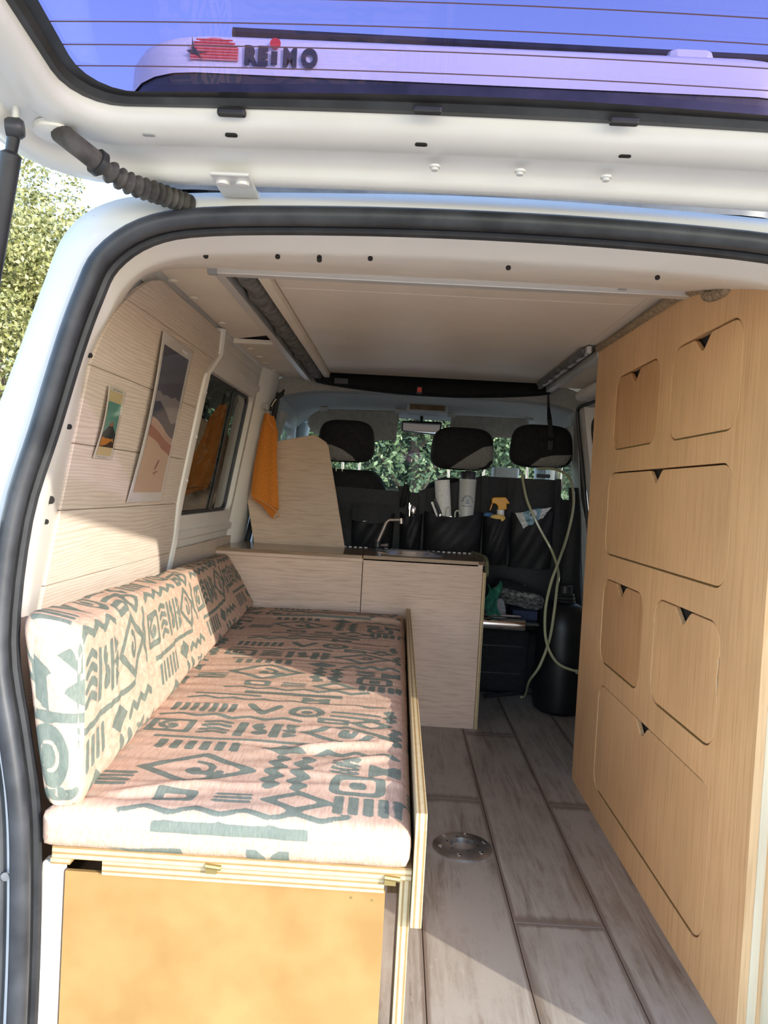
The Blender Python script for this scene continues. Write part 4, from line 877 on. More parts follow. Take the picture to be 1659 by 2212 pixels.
# floor socket
fs = thing('table_socket', 'round steel table-leg socket screwed to the grey plank floor', 'floor socket', (.208, 1.940, 0))
MB().lathe([(.076, .0), (.076, .004), (.070, .008), (.036, .011), (.032, .011), (.030, -.004), (.028, -.02)], (.208, 1.940, 0), (0, 0, 1), 40, cap0=False, cap1=False).build('flange', noisy('dull_steel', (.25, .245, .24), (.42, .41, .40), 18, .35, .9), fs, smooth=True)
MB().lathe([(.029, -.004), (.004, -.006)], (.208, 1.940, .002), (0, 0, 1), 20).build('bore_floor', dark_grey, fs)
for k in range(6):
    a = k*math.pi/3+.3; MB().lathe([(.0062, 0), (.0058, .003), (.002, .0035)], (.208+.060*math.cos(a), 1.940+.060*math.sin(a), .0065), (0, 0, 1), 12).build('screw', chrome, fs, smooth=True)
for k in range(6):
    a = k*math.pi/3+.8; MB().lathe([(.0026, 0), (.002, .001)], (.208+.040*math.cos(a), 1.940+.040*math.sin(a), .0105), (0, 0, 1), 8).build('small_hole', black_hole, fs)

# ================================================================ CAB: SEATS, VISORS, MIRROR
def superell(c, hx, hy, hz, n=24, mr=14, e=.55, taper=0., bend=0.):
    rows = []
    sg = lambda v, p: math.copysign(abs(v)**p, v)
    for i in range(mr+1):
        ph = -math.pi/2+math.pi*i/mr; r = []
        for k in range(n):
            th = 2*math.pi*k/n; x = sg(math.cos(ph), e)*sg(math.cos(th), e); y = sg(math.cos(ph), e)*sg(math.sin(th), e); z = sg(math.sin(ph), e)
            r.append(Vector((c[0]+hx*x*(1-taper*z), c[1]+hy*y+bend*(z*z), c[2]+hz*z)))
        rows.append(r)
    return MB().loft(rows, cu=True)
def headrest_grey(c, hx, hy, hz, poly):               # the bare grey corner the black cover leaves free
    mb = MB(); bm_ = bmesh.new(); vs_ = [bm_.verts.new((u, v, 0)) for u, v in poly]; bm_.faces.new(vs_)
    bmesh.ops.triangulate(bm_, faces=bm_.faces[:]); bmesh.ops.subdivide_edges(bm_, edges=bm_.edges[:], cuts=4, use_grid_fill=True); bm_.verts.index_update()
    def f(u, v):
        s_ = max(0., 1-abs(v)**3.6-abs(u)**3.6)**(1/3.6); return Vector((c[0]+hx*u*(1-.06*v), c[1]-hy*s_-.0015, c[2]+hz*v))
    mb.add([f(v.co.x, v.co.y) for v in bm_.verts], [tuple(v.index for v in fc.verts) for fc in bm_.faces]); bm_.free(); return mb
def headrest(label, px0, px1, py0, py1, polys, posts):
    a = atY(px0, py0, 3.50); b = atY(px1, py1+4, 3.50); c = ((a.x+b.x)/2, 3.56, (a.z+b.z)/2); hx = (b.x-a.x)/2; hz = (a.z-b.z)/2; hy = .055
    t = thing('headrest', label, 'headrest', (c[0], c[1], b.z-.05), 'front headrests')
    superell(c, hx, hy, hz, e=.55, taper=.06).build('cover', black_cover, t, smooth=True, angle=80)
    for p in polys: headrest_grey(c, hx, hy, hz, p).build('bare_corner', grey_cloth, t, smooth=True, angle=80)
    for p in posts: 
        x = atY(p, 1010, 3.55).x; MB().tube([(x, 3.56, b.z-.085), (x, 3.56, b.z+.03)], .0065, 10).build('post', chrome, t, smooth=True)
arc_poly = lambda pts, bot: pts+bot
headrest('black headrest with grey lower edge beside the plywood screen', 687, 806, 902, 997, [[(-.97, -.50), (-.97, -.18), (-.5, -.22), (-.1, -.42), (.25, -.72), (.36, -.92), (-.3, -.95), (-.80, -.86)]], (776, 740))
headrest('black headrest with grey diagonal corner behind the paper roll', 935, 1067, 918, 1015, [[(-.36, -.93), (.15, -.35), (.62, .10), (.92, .20), (.97, -.1), (.95, -.60), (.78, -.90), (.3, -.95)]], (970, 1046))
headrest('black headrest with buckle strap and curved grey lower edge', 1109, 1239, 912, 1010, [[(-.34, -.93), (-.05, -.56), (.3, -.42), (.94, -.34), (.96, -.62), (.80, -.90), (.3, -.95)]], (1140, 1216))
# strap and buckle hanging from the roof over the right headrest
ss = thing('roof_strap', 'black webbing strap with plastic buckle hanging over the headrest', 'strap', tuple(atY(1187, 860, 3.36)))
MB().loft([[atY(px-w, py, Y_), atY(px+w, py, Y_)] for px, py, w, Y_ in ((1184, 850, 1.5, 3.37), (1185, 880, 3, 3.40), (1187, 905, 5, 3.46), (1189, 925, 5, 3.475), (1190, 945, 6, 3.478))]).build('webbing', black_cloth, ss, solid=.003)
c = atY(1188, 960, 3.485); box(c.x-.013, c.x+.013, 3.470, 3.488, c.z-.028, c.z+.018).build('buckle', black_plastic, ss, bevel=.004)
def seat(name, label, x0, x1, zt, yb=3.50):
    t = thing(name, label, 'seat', ((x0+x1)/2, 3.75, 0)); w = (x1-x0)
    rows = []
    for z, k, y in ((.30, 1., 0), (.45, 1., 0), (.62, 1., -.003), (zt-.16, .98, -.002), (zt-.08, .94, .004), (zt-.03, .84, .016), (zt, .68, .035)):
        r = []; cx_ = (x0+x1)/2
        for u, v in rrect(-w/2*k, w/2*k, 0, .14, .045, 4): r.append(Vector((cx_+u, yb+y+v, z)))
        rows.append(r)
    MB().loft(rows, cu=True, cap0=True, cap1=True).build('backrest', black_cover, t, smooth=True, angle=50)
    box(x0, x1, yb+.10, yb+.60, .26, .42).build('seat_pad', black_cover, t, bevel=.03)
    box(x0+.04, x1-.04, yb+.12, yb+.5, 0.001, .26).build('seat_base', black_plastic, t, bevel=.01)
    return t
s1 = seat('driver_seat', 'black covered front seat behind the plywood screen', -.52, -.055, .985)
s2 = seat('passenger_bench', 'black covered double front bench behind the hanging organizer', .075, .775, .972)
for x in (-.30, -.272): MB().tube([(x, 3.53, .965), (x, 3.53, .985)], .003, 6).build('zip_hook', white_plastic, s1)
# cabin grey box between the headrests
tag(box(*[sorted((atY(1065, 1010, 3.9).x, atY(1120, 1010, 3.9).x))[i] for i in (0, 1)], 3.86, 3.98, .419, atY(1090, 1010, 3.9).z).build('armrest', grey_trim, bevel=.01), 'light grey armrest pad showing between two headrests', 'armrest')
# sun visors
def visor(label, pts, Y):
    P = [atY(*p, Y) for p in pts]; t = thing('sun_visor', label, 'visor', tuple(P[0]))
    MB().prism([(p.x, p.z) for p in P], lambda u, v, w: Vector((u, Y+w-.10*(v-1.25), v)), -.008, .010).build('pad', visor_mat, t, bevel=.006)
    for p in (P[0], P[1]): box(p.x-.02, p.x+.02, Y-.02, Y, p.z-.012, p.z+.012).build('clip', grey_trim, t, bevel=.004)
    return t
visor('grey sun visor with rounded lower corner above the covered left headrest', [(700, 884), (861, 888), (862, 905), (855, 950), (812, 952), (690, 940), (672, 932), (663, 915), (668, 900), (684, 890)], 4.0)
visor('grey sun visor folded flat above the middle headrest', [(975, 897), (1143, 905), (1140, 935), (1120, 948), (990, 940), (972, 925)], 4.0)
# ceiling console with amber lens
cc = thing('ceiling_console', 'grey ceiling console with brown lamp lens above the mirror', 'lamp', tuple(atY(924, 890, 3.85)))
a, b = atY(880, 862, 3.85), atY(968, 893, 3.85); box(a.x, b.x, 3.85, 4.02, b.z, a.z+.01).build('housing', grey_trim, cc, bevel=.010)
a, b = atY(886, 867, 3.848), atY(961, 888, 3.848); box(a.x, b.x, 3.844, 3.852, b.z, a.z).build('lens', noisy('amber_lens', (.10, .065, .035), (.17, .115, .065), 20, .15), cc, bevel=.002)
rm = thing('rear_view_mirror', 'black-framed rear-view mirror under the ceiling console', 'mirror', tuple(atY(912, 940, 4.06)))
m0, m1, m2, m3 = [atY(*p, 4.06) for p in ((867, 908), (956, 911), (952, 941), (866, 931))]
ctr = (m0+m1+m2+m3)/4
MB().prism([(p.x, p.z) for p in (m0, m1, m2, m3)], lambda u, v, w: Vector((u, 4.06+w, v)), 0, .03).build('frame', black_plastic, rm, bevel=.008)
MB().prism([((ctr+(p-ctr)*.90).x, (ctr+(p-ctr)*.86).z) for p in (m0, m1, m2, m3)], lambda u, v, w: Vector((u, 4.058+w, v)), -.001, .001).build('mirror_glass', mat('mirror_silver', (.40, .41, .42), .03, 1.0), rm)
MB().tube([Vector((ctr.x, 4.09, ctr.z)), Vector((ctr.x, 4.14, ctr.z+.08))], .009, 8).build('stem', black_plastic, rm, smooth=True)
box(ctr.x-.004, ctr.x+.008, 4.05, 4.06, m2.z-.018, m2.z+.002).build('dimmer_tab', black_plastic, rm)
# dashboard
db = MB().loft([[Vector((x, y+.05*abs(x-CX), z)) for x in np.linspace(-.52, .78, 9)] for y, z in ((4.35, .40), (4.32, .62), (4.36, .74), (4.48, .785), (4.66, .765), (4.70, .74))])
tag(db.build('dashboard', dark_grey, smooth=True, solid=.02), 'dark grey dashboard under the windscreen beyond the front seats', 'dashboard')
tr = thing('magenta_garland', 'small magenta paper garland lying on the dashboard', 'ornament', (.07, 4.5, .795))
for i in range(14):
    a = i*.9; MB().lathe([(.004, 0), (.016, .006), (.012, .016), (.002, .02)], (.06+.035*math.cos(a), 4.48+.02*math.sin(a), .805+.010*(i % 6)), (math.cos(a), -.6, math.sin(a)), 8).build('petal', mat('magenta_paper', (.62, .06, .42), .8) if i == 0 else bpy.data.materials['magenta_paper'], tr)

# ================================================================ HANGING ORGANIZER AND WHAT IS IN IT
og = thing('seat_organizer', 'black fabric organizer with pockets hanging behind the front seats', 'organizer', (.24, 3.43, .60))
def oy(x, z): return 3.435+.006*math.sin(x*17)+.005*math.sin(z*23+x*9)
def opanel(x0, x1, zt0, zt1, zb, nm):
    mb = MB(); mb.loft([[Vector((x, oy(x, z), z)) for x in np.linspace(x0, x1, 20) for z in [zb+(zt0+(zt1-zt0)*(x-x0)/(x1-x0)-zb)*v]] for v in np.linspace(0, 1, 14)]); return mb.build(nm, black_cloth, og, smooth=True, solid=.003)
opanel(-.30, .085, .905, .895, .40, 'back_panel'); opanel(.085, .375, .905, .99, .40, 'back_panel'); opanel(.375, .70, .985, .985, .40, 'back_panel'); opanel(.70, .80, .90, .90, .40, 'back_panel')
def pocket(x0, x1, zt, zb, depth, sag=.015, tilt=0., ex=.5):
    nu, nv = 22, 16; rows = []
    sd = int(x0*1000)
    for j in range(nv+1):
        v = j/nv; r = []
        for i in range(nu+1):
            u = i/nu; z = zb+(zt+tilt*(u-.5)-sag*math.sin(math.pi*u)-zb)*v; x = x0+(x1-x0)*u+(.5-u)*.012*(1-v)
            dpt = depth*(max(0, math.sin(math.pi*u))**ex)*(.30+.70*math.sin(math.pi*min(1, .15+.62*v)))
            wr_ = .006*math.sin(9*u+6*v*(1 if sd % 2 else -1)+sd)*math.sin(math.pi*u)+.004*math.sin(17*u-11*v+sd)
            r.append(Vector((x, 3.425-dpt+wr_, z)))
        rows.append(r)
    return MB().loft(rows).build('pocket', black_cloth, og, smooth=True, solid=.002)
pocket(-.21, -.02, .800, .60, .06); pocket(.005, .105, .805, .60, .085); pocket(.108, .372, .822, .60, .111, .024, .01, .28); pocket(.372, .490, .812, .60, .105, .012, 0., .28); pocket(.488, .690, .842, .59, .06, .012, .02)
fl = MB().loft([[Vector((x, 3.372-.010*math.sin(3*u)-.02*v, .832-.07*v-.012*math.sin(u*math.pi)*v)) for u in np.linspace(0, 1, 12) for x in [-.205+.17*u]] for v in np.linspace(0, 1, 6)])
fo_ = fl.build('pocket_flap', black_cloth, og, smooth=True, solid=.004)
for x in (-.155, -.115): box(x, x+.022, 3.343, 3.346, .757, .760).build('flap_trim', white_plastic, fo_)
for x0, z0, x1, z1 in ((.372, .985, .378, .62), (.487, .985, .487, .60), (.695, .99, .700, .60), (.10, .90, .106, .60), (.0, .92, .03, .84)):
    MB().loft([[Vector((x0-.014+(x1-x0)*t, 3.418-.004*math.sin(t*5), z0+(z1-z0)*t)), Vector((x0+.014+(x1-x0)*t, 3.418, z0+(z1-z0)*t))] for t in np.linspace(0, 1, 10)]).build('strap', black_cloth, og, solid=.003)
MB().tube(smoothpath([Vector((.010, 3.42, .83)), Vector((.018, 3.40, .88)), Vector((.024, 3.40, .925)), Vector((.030, 3.41, .90)), Vector((.030, 3.42, .84))], 4), .011, 8).build('hanging_loop', black_cloth, og, smooth=True)
box(.60, .66, 3.425, 3.44, .992, 1.008).build('strap_adjuster', black_plastic, og, bevel=.003)

# paper towel roll
t = thing('paper_roll', 'white paper towel roll leaning in the organizer pocket', 'paper roll', (.20, 3.39, .70))
b0 = Vector((.207, 3.387, .70)); b1 = atY(955, 1037, 3.387); ax = (b1-b0); L_ = ax.length
MB().lathe([(.012, .0), (.0335, .0), (.0335, L_), (.020, L_), (.018, L_-.03)], b0, ax, 28, cap1=False).build('roll', paper, t, smooth=True, angle=40)
MB().lathe([(.0195, L_-.06), (.0195, L_-.002), (.017, L_-.002), (.017, L_-.06)], b0, ax, 20).build('core', noisy('cardboard', (.30, .22, .15), (.38, .29, .2), 40, .9), t, smooth=True)
# shaker bottle
t = thing('drinks_bottle', 'translucent grey shaker bottle with black lid and blue round emblem', 'bottle', (.285, 3.39, .72))
cb = atY(1007, 1105, 3.385); ct = atY(1006, 1040, 3.385)
MB().lathe([(.030, -.10), (.033, -.02), (.0335, .0), (.0355, .03), (.0375, (ct.z-cb.z)), (.0385, ct.z-cb.z+.002), (.0385, ct.z-cb.z+.010)], (cb.x, 3.386, cb.z), (0, 0, 1), 30).build('body', mat('frosted_grey_plastic', (.50, .51, .49), .35), t, smooth=True)
zl = ct.z+.008; MB().lathe([(.036, 0), (.036, .030), (.033, .034), (.030, .036)], (cb.x, 3.386, zl), (0, 0, 1), 28).build('lid', black_plastic, t, smooth=True)
MB().box(cb.x-.012, cb.x+.014, 3.38, 3.42, zl+.034, zl+.046).build('spout', black_plastic, t, bevel=.004)
blue_ink = mat('emblem_blue', (.05, .055, .16), .5); grey_ink = mat('emblem_grey', (.26, .29, .33), .5)
ec = Vector((cb.x+.002, 0, atY(1008, 1083, 3.36).z)); Rb = .0362
def on_b(dx, dz, e=.0004): a = dx/Rb; return Vector((cb.x+(Rb+e)*math.sin(a), 3.386-(Rb+e)*math.cos(a), ec.z+dz))
MB().tube([on_b(.0265*math.cos(a), .027*math.sin(a)) for a in np.linspace(-.4, math.pi+.4, 30)], .0006, 4).build('emblem_ring', grey_ink, t)
for i, ch in enumerate('KAOFEST'):
    a = math.pi*.98-i*math.pi*.96/6; ca, sa = math.cos(a-math.pi/2), math.sin(a-math.pi/2)
    ox, oz = .0175*math.cos(a), .0185*math.sin(a)
    text_mesh(ch, .0105, lambda u, v, w: on_b(ox+u*ca-v*sa, oz+u*sa+v*ca, .0005), .0002, .0004).build('letter', blue_ink, t)
MB().loft([[on_b(x, z) for x in np.linspace(-w_, w_, 6)] for w_, z in ((.003, .012), (.006, .004), (.009, -.006), (.009, -.012))]).build('emblem_core', grey_ink, t)
for k in range(9): MB().loft([[on_b(-.024+k*.0054, -.019), on_b(-.0205+k*.0054, -.019)], [on_b(-.024+k*.0054, -.023+.001*(k % 3)), on_b(-.0205+k*.0054, -.023)]]).build('emblem_bar', blue_ink, t)
# spray bottle
t = thing('spray_bottle', 'spray bottle with yellow trigger head and white neck in pocket', 'bottle', (.445, 3.39, .80))
yel = mat('amber_yellow_plastic', (.72, .33, .02), .35)
def sp(pts, nm, m_, y0, y1, bv=.004): return MB().prism([((p := atY(a, b, 3.385)).x, p.z) for a, b in pts], lambda u, v, w: Vector((u, w, v)), y0, y1).build(nm, m_, t, bevel=bv)
sp([(1062, 1076), (1068, 1074), (1092, 1074), (1101, 1087), (1098, 1089), (1094, 1088), (1094, 1101), (1076, 1101), (1075, 1093), (1070, 1088), (1062, 1087)], 'trigger_head', yel, 3.374, 3.400)
sp([(1062, 1087), (1065, 1087), (1061, 1100), (1057, 1104), (1059, 1096)], 'trigger', mat('trigger_orange', (.66, .26, .08), .4), 3.382, 3.392, .002)
n0 = atY(1085, 1101, 3.39); MB().lathe([(.0165, 0), (.0165, -.02), (.020, -.042), (.020, -.12)], (n0.x-.006, 3.396, n0.z), (0, 0, 1), 24).build('neck', white_plastic, t, smooth=True)
# cleaning sponge and blue cloth in the same pocket
c = atY(1076, 1120, 3.372); sg_ = superell((c.x-.002, 3.3615, c.z-.003), .034, .012, .021, e=.7); tag(sg_.build('yellow_sponge', noisy('yellow_foam', (.62, .40, .10), (.74, .52, .17), 90, .9, bumps=.4), smooth=True), 'yellow sponge sticking out of the pocket below the spray bottle', 'sponge')
c = atY(1056, 1113, 3.385); tag(superell((c.x, 3.395, c.z), .022, .010, .012, e=.8).build('blue_cloth', noisy('blue_cloth_fabric', (.05, .12, .26), (.09, .19, .36), 80, .9), smooth=True), 'folded blue cloth beside the yellow sponge in organizer pocket', 'cloth')
# scissors: two looped handles
t = thing('scissors', 'pale-handled scissors upright in pocket before the paper roll', 'scissors', tuple(atY(975, 1110, 3.36)))
for (px, py, w_, h_) in ((968, 1104, .010, .018), (988, 1110, .010, .014)):
    c = atY(px, py, 3.347); MB().tube([c+Vector((w_*math.cos(a), 0, h_*math.sin(a))) for a in np.linspace(0, math.pi, 14)]+[c+Vector((-w_, 0, -.04)), c+Vector((-w_*.3, 0, -.06))], .0032, 8).build('handle_loop', mat('pale_green_handle', (.52, .55, .45), .5), t, smooth=True)
c = atY(975, 1115, 3.358); box(c.x-.008, c.x+.002, 3.348, 3.351, c.z-.08, c.z).build('blade', steel, t)
# knife with black and white handle
t = thing('kitchen_knife', 'kitchen knife with black handle leaning beside the paper roll', 'knife', tuple(atY(945, 1110, 3.36)))
a, b = atY(938, 1078, 3.343), atY(951, 1110, 3.3455); MB().tube([a, b], [.007, .008], 10).build('handle', black_plastic, t, smooth=True)
d = (b-a).normalized(); MB().tube([b, b+Vector((0, .002, -.045))], [.006, .003], 6, flat=.3).build('blade', steel, t)
t = thing('white_spatula', 'white plastic spatula beside the black knife handle', 'spatula', tuple(atY(937, 1100, 3.37)))
a, b = atY(933, 1084, 3.350), atY(943, 1112, 3.349); MB().tube([a, b], [.006, .004], 8, flat=.5).build('blade', white_plastic, t, smooth=True); MB().tube([b, b+(b-a)*.35], .0030, 8).build('shaft', white_plastic, t, smooth=True)
# spoon
t = thing('ladle', 'shiny steel ladle bowl in the narrow organizer pocket', 'ladle', tuple(atY(892, 1105, 3.36)))
c = atY(893, 1103, 3.365); superell((c.x, 3.37, c.z), .013, .008, .024, e=1.).build('bowl', chrome, t, smooth=True); MB().tube([c+Vector((0, .005, -.02)), c+Vector((.002, .01, -.11))], .003, 6).build('shaft', chrome, t)
t = thing('steel_fork', 'thin steel fork next to the ladle in narrow pocket', 'fork', tuple(atY(885, 1110, 3.36)))
c = atY(886, 1100, 3.372); MB().tube([c+Vector((.002, 0, .02)), c+Vector((-.002, 0, 0)), c+Vector((0, .004, -.10))], [.002, .0035, .0025], 6).build('shaft', chrome, t, smooth=True)
MB().box(c.x-.006, c.x-.003, 3.370, 3.373, c.z+.0, c.z+.028).build('tine', chrome, t)
# wipes packet
t = thing('wipes_packet', 'crumpled blue and white wipes packet on the wide pocket', 'packet', tuple(atY(1150, 1140, 3.36)))
wc = [atY(*p, 3.369) for p in ((1113, 1108), (1191, 1095), (1172, 1120), (1131, 1142))]
film_w = mat('white_film', (.66, .66, .64), .3); film_b = noisy('blue_film', (.13, .27, .36), (.34, .50, .56), 60, .3, detail=2)
def wp(u, v, w=0):
    p = wc[0]*(1-u)*(1-v)+wc[1]*u*(1-v)+wc[2]*u*v+wc[3]*(1-u)*v; b_ = .020*math.sin(math.pi*min(1, max(0, u)))*math.sin(math.pi*v); cr = .0035*math.sin(23*u+7*v)+.003*math.sin(11*u-19*v); return p+Vector((0, -b_+cr+w, .006*math.sin(u*9)*(v-.5)))
MB().loft([[wp(u, v) for u in np.linspace(.20, .74, 14)] for v in np.linspace(0, 1, 10)]).build('printed_film', film_b, t, smooth=True, solid=.002)
MB().loft([[wp(u, v) for u in np.linspace(0, .21, 8)] for v in np.linspace(0, 1, 10)]).build('left_crimp', film_w, t, solid=.002)
MB().loft([[wp(u, v) for u in np.linspace(.73, 1, 8)] for v in np.linspace(0, 1, 10)]).build('right_crimp', film_w, t, solid=.002)
MB().add([wp(.47+.13*math.cos(a), .30+.26*math.sin(a), -.003) for a in np.linspace(0, 6.28, 20)[:-1]], [tuple(range(19))]).build('label_oval', white_plastic, t)
for k, (u0, u1, v_) in enumerate(((.38, .56, .18), (.42, .52, .34), (.45, .50, .45))): MB().add([wp(u0, v_, -.0042), wp(u1, v_, -.0042), wp(u1, v_+.06, -.0042), wp(u0, v_+.06, -.0042)], [(0, 1, 2, 3)]).build('label_mark', black_plastic, t)

# clear hoses
hose_m = mat('clear_yellowed_hose', (.42, .41, .25), .15, spec=.6)
def hose(label, pts, r=.0058):
    P = smoothpath([atY(px, py, Y) for px, py, Y in pts], 6); tag(MB().tube(P, r, 8).build('water_hose', hose_m, smooth=True), label, 'hose')
hose('clear hose dangling from the post of the buckled headrest to floor', [(1126, 1022, 3.48), (1128, 1025, 3.430), (1130, 1042, 3.40), (1140, 1085, 3.34), (1165, 1140, 3.31), (1192, 1190, 3.30), (1206, 1235, 3.22), (1203, 1270, 3.15), (1196, 1330, 3.125), (1186, 1385, 3.12), (1165, 1440, 3.11), (1144, 1470, 3.19), (1137, 1494, atZ(1137, 1494, .05).y), (1133, 1504, atZ(1133, 1504, .0085).y), (1126, 1506, atZ(1126, 1506, .0075).y)])
hose('clear hose looping down into the foot of the tall cabinet', [(1160, 1012, 3.50), (1200, 1014, 3.48), (1228, 1030, 3.42), (1238, 1060, 3.37), (1238, 1100, 3.34), (1226, 1155, 3.31), (1206, 1215, 3.18), (1190, 1260, 3.12), (1178, 1320, 3.105), (1180, 1385, 3.10), (1202, 1430, 3.10), (1238, 1448, 3.10), (1272, 1452, 3.10)])

# ================================================================ UNDER AND BESIDE THE COUNTER
t = thing('chrome_rail', 'chrome tube rail sticking out beside the counter end panel', 'rail', (.45, 3.10, .36))
a, b = atY(1044, 1345, 3.10), atY(1133, 1351, 3.10); MB().tube([a+Vector((-.02, 0, 0)), b], .0235, 22).build('tube', chrome, t, smooth=True, angle=50)
MB().tube([a+Vector((0, .05, .026)), b+Vector((-.01, .05, .026))], .006, 8).build('upper_rod', steel, t, smooth=True)
def px_box(name, label, cat, p0, p1, Y0, Y1, m_, bv=.006):
    a, b = atY(*p0, Y0), atY(*p1, Y0); return tag(box(a.x, b.x, Y0, Y1, b.z, a.z).build(name, m_, bevel=bv), label, cat)
shelf = tag(box(.3435, .600, 3.16, 3.40, .375, .385).build('storage_shelf', black_plastic), 'black shelf board behind chrome rail carrying the shoes', 'shelf')
crate = thing('black_crate', 'black plastic crate on the floor under the chrome rail', 'crate', (.49, 3.56, 0))
box(.362, .625, 3.505, 3.598, .0, .292).build('bin', black_cover, crate, bevel=.012); box(.39, .600, 3.500, 3.507, .215, .223).build('rim', black_plastic, crate, bevel=.002); box(.40, .59, 3.500, 3.507, .09, .097).build('rib', black_plastic, crate, bevel=.002)
bb = px_box('shoe_box', 'dark blue box lying on the shelf beneath the sneaker', 'box', (1108, 1318), (1161, 1341), 3.24, 3.38, noisy('dark_blue_card', (.012, .018, .05), (.02, .03, .075), 20, .7), .003)
def shoe(label, c, Ls, m_up, m_sole, yaw, hgt=.085):
    t = thing('shoe', label, 'shoe', tuple(c)); cs, sn = math.cos(yaw), math.sin(yaw)
    def tr(x, y, z): return Vector((c[0]+x*cs-y*sn, c[1]+x*sn+y*cs, c[2]+z))
    prof = [(-.5, .026), (-.44, .034), (-.25, .036), (0, .034), (.2, .041), (.38, .038), (.47, .026), (.5, .012)]
    def rows(k, z, shrink=1.): return [[tr(x*Ls*shrink, s_*w*k, z) for x, w in prof] for s_ in (1,)][0]+[tr(x*Ls*shrink, -w*k, z) for x, w in reversed(prof)]
    MB().loft([rows(1., 0), rows(1.06, .008), rows(1.05, .020), rows(.98, .026)], cu=True, cap0=True, cap1=True).build('sole', m_sole, t, smooth=True, angle=50)
    up = []
    for f, k in ((0, .96), (.3, .93), (.6, .82), (.85, .62), (1., .4)):
        r = []
        for i, (x, w) in enumerate(prof): hz = .026+(hgt-.02)*f*(1. if x < -.05 else max(.35, 1-(x+.05)*1.35)); r.append(tr(x*Ls*(.97-.06*f), w*k, hz))
        for i, (x, w) in enumerate(reversed(prof)): hz = .026+(hgt-.02)*f*(1. if x < -.05 else max(.35, 1-(x+.05)*1.35)); r.append(tr(x*Ls*(.97-.06*f), -w*k, hz))
        up.append(r)
    MB().loft(up, cu=True, cap1=True).build('upper', m_up, t, smooth=True, angle=70)
    for k in range(4): MB().tube([tr(.02+k*.022, -.020, .075-k*.010), tr(.028+k*.022, .020, .075-k*.010)], .0025, 6).build('lace', white_plastic, t)
    return t
p = atY(1122, 1322, 3.20); shoe('dark sneaker with striped pale sole lying on the blue box', (p.x, 3.27, .459), .22, black_cover, noisy('striped_sole', (.03, .03, .03), (.26, .26, .25), 60, .6), -.1).rotation_euler = (-.75, .22, 0)
p = atY(1068, 1318, 3.18); shoe('grey mesh shoe standing toe down beside the dark sneaker', (p.x+.018, 3.268, .385), .17, noisy('grey_mesh', (.16, .16, .17), (.32, .32, .33), 220, .8), white_plastic, 1.57)
cl = MB(); c = atY(1058, 1290, 3.10)
rows = [[Vector((c.x-.012+.050*u+.010*math.sin(v*7), 3.09+.02*math.sin(u*6+v*4), c.z+.055-.125*v-.02*math.sin(u*4)*(1-v))) for u in np.linspace(0, 1, 9)] for v in np.linspace(0, 1, 12)]
tag(MB().loft(rows).build('green_cloth', noisy('green_fabric', (.01, .09, .06), (.025, .16, .10), 50, .8), smooth=True, solid=.004), 'crumpled green cloth hanging beside the counter end panel', 'cloth')
t = thing('gas_bottle', 'black gas bottle with ribbed cap standing behind tall cabinet', 'gas bottle', (.72, 3.24, 0))
MB().lathe([(.085, .004), (.105, .02), (.110, .05), (.110, .36), (.100, .42), (.070, .455), (.045, .468)], (.72, 3.26, 0), (0, 0, 1), 32).build('tank', noisy('black_enamel', (.006, .006, .007), (.012, .012, .014), 10, .4), t, smooth=True)
for k in range(3): MB().lathe([(.042-.003*k, 0), (.046-.003*k, .006), (.042-.003*k, .013)], (.72, 3.26, .465+.014*k), (0, 0, 1), 24).build('cap_rib', black_plastic, t, smooth=True)
MB().lathe([(.030, 0), (.030, .03), (.018, .036)], (.72, 3.26, .507), (0, 0, 1), 20).build('valve_cap', black_plastic, t, smooth=True)
c = atY(1247, 1452, 3.14); MB().tube([c, c+Vector((0, .03, 0))], .008, 10).build('hose_tail', mat('pale_yellow_rubber', (.52, .48, .28), .5), t, smooth=True)
tag(MB().tube([atZ(1048, 1503, .012), atZ(1120, 1497, .009)], [.012, .009], 10).build('umbrella_handle', black_plastic, smooth=True), 'black folded umbrella lying on the floor before black crate', 'umbrella')
tag(MB().lathe([(.03, 0), (.034, .004), (.032, .05), (.022, .06)], (.80, 3.10, .0), (0, 0, 1), 20).build('white_pot', white_plastic, smooth=True), 'small white plastic pot on the floor behind tall cabinet', 'pot')
c = atY(1256, 1330, 3.36)
tag(MB().loft([[Vector((.742+(.040+.075*v)*u+.006*math.sin(v*9), 3.412-.014*math.sin(u*3), .955-.80*v)) for u in np.linspace(0, 1, 6)] for v in np.linspace(0, 1, 14)]).build('side_curtain', black_cloth, smooth=True, solid=.004), 'black fabric curtain edge hanging beside the right door pillar', 'curtain')

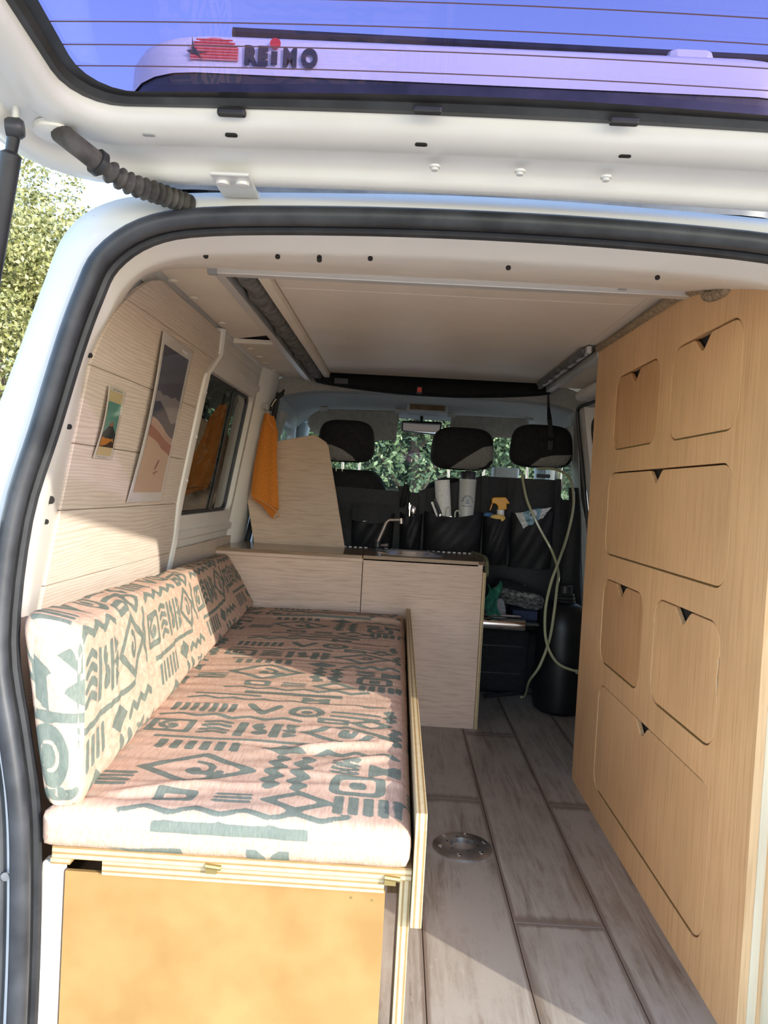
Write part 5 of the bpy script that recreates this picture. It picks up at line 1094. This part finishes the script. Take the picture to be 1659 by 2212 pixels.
# ================================================================ TREES OUTSIDE
def leaf_mat(nm, a, b, c_):
    m = mat(nm, b, .55, spec=.3); g_ = N(m, 'ShaderNodeNewGeometry'); r = ramp(m, [(0, a), (.5, b), (1, c_)]); LK(m, g_.outputs['Random Per Island'], r.inputs[0]); base(m, r.outputs[0])
    return m
leaf_y = leaf_mat('olive_leaves', (.12, .13, .035), (.25, .245, .085), (.42, .40, .19)); leaf_g = leaf_mat('green_leaves', (.06, .10, .055), (.12, .175, .085), (.24, .30, .16))
def tree(label, x, y, h, rx, rz, n_, lm, seed, leaf=.055, base_z=-.62, crown_lo=.12):
    r = np.random.default_rng(seed); t = thing('tree', label, 'tree', (x, y, base_z), 'trees around the van')
    MB().tube([(x, y, base_z), (x+.1, y, base_z+h*.25), (x-.05, y+.1, base_z+h*.6)], [.16, .12, .05], 8).build('trunk', bark, t, smooth=True)
    for k in range(9):
        a = r.uniform(0, 6.28); z0 = base_z+h*r.uniform(.15, .5); MB().tube([(x, y, z0), (x+rx*.45*math.cos(a), y+rx*.45*math.sin(a), z0+h*.18), (x+rx*.85*math.cos(a), y+rx*.85*math.sin(a), z0+h*.3)], [.05, .03, .01], 5).build('branch', bark, t)
    nb = 46; cen = []
    for k in range(nb):
        a = r.uniform(0, 6.28); q = r.uniform(.25, 1)**.6; zz = r.uniform(crown_lo, .95); w = math.sin(math.pi*min(.97, .22+.74*zz))**.6
        cen.append((x+rx*q*w*math.cos(a), y+rx*q*w*math.sin(a), base_z+h*zz))
    cen = np.array(cen); per = n_//nb; V = []; 
    c0 = np.repeat(cen, per, 0); R_ = rz*np.repeat(r.uniform(.45, 1., nb), per)
    d = r.normal(size=(len(c0), 3)); d /= np.linalg.norm(d, axis=1, keepdims=True); p = c0+d*(R_*r.uniform(.35, 1., len(c0))**.5)[:, None]
    u = r.normal(size=(len(c0), 3)); u /= np.linalg.norm(u, axis=1, keepdims=True); w = np.cross(u, r.normal(size=(len(c0), 3))); w /= np.linalg.norm(w, axis=1, keepdims=True)
    s_ = leaf*r.uniform(.6, 1.3, len(c0))[:, None]
    q = np.stack([p-u*s_, p+w*s_*.45, p+u*s_, p-w*s_*.45], 1).reshape(-1, 3); f_ = np.arange(len(q)).reshape(-1, 4)
    me = bpy.data.meshes.new('foliage'); me.from_pydata((q-np.array([x, y, base_z])).tolist(), [], f_.tolist()); me.materials.append(lm)
    o = bpy.data.objects.new('foliage', me); C.objects.link(o); o.parent = t; o['kind'] = 'stuff'; return t
tree('olive-yellow leafy tree standing outside beyond the gas strut', -5.6, 10.5, 5.2, 1.9, .85, 60000, leaf_y, 1, .042, crown_lo=.0)
tree('smaller yellowish bush tree at the white body corner', -3.9, 11.2, 4.7, 1.3, .7, 44000, leaf_y, 2, .042, crown_lo=.0)
tree('tall thin-crowned tree rising behind the olive-yellow tree', -6.6, 14, 7.2, 1.6, .7, 24000, leaf_y, 3, .042, crown_lo=.3)
tree('sunlit pale green tree ahead of the windscreen behind the mirror', .2, 13.0, 4.6, 1.7, .8, 40000, leaf_g, 4, .055, crown_lo=.0)
tree('green tree ahead of the windscreen beyond the screen and left headrest', -2.4, 13.5, 4.8, 1.8, .85, 40000, leaf_g, 5, .055, crown_lo=.0)
tree('green tree ahead of the windscreen beyond the buckled headrest', 2.9, 13.2, 4.9, 1.9, .85, 40000, leaf_g, 6, .055, crown_lo=.0)
tree('dark green tree seen through the right cab window', 5.6, 12.0, 5.0, 1.8, .85, 18000, leaf_g, 7, .065, crown_lo=.0)
tree('tall dark tree standing behind the pale tree ahead of the windscreen', 1.4, 17.0, 6.2, 2.3, 1.1, 34000, leaf_g, 8, .08, crown_lo=.0)
tree('tall dark tree standing behind the left windscreen tree', -3.6, 17.4, 6.2, 2.3, 1.1, 34000, leaf_g, 9, .08, crown_lo=.0)
tree('tall dark tree standing behind the right windscreen trees', 5.6, 16.8, 6.2, 2.3, 1.1, 30000, leaf_g, 10, .08, crown_lo=.0)
for o in bpy.data.objects:
    if '_o' in o: del o['_o']
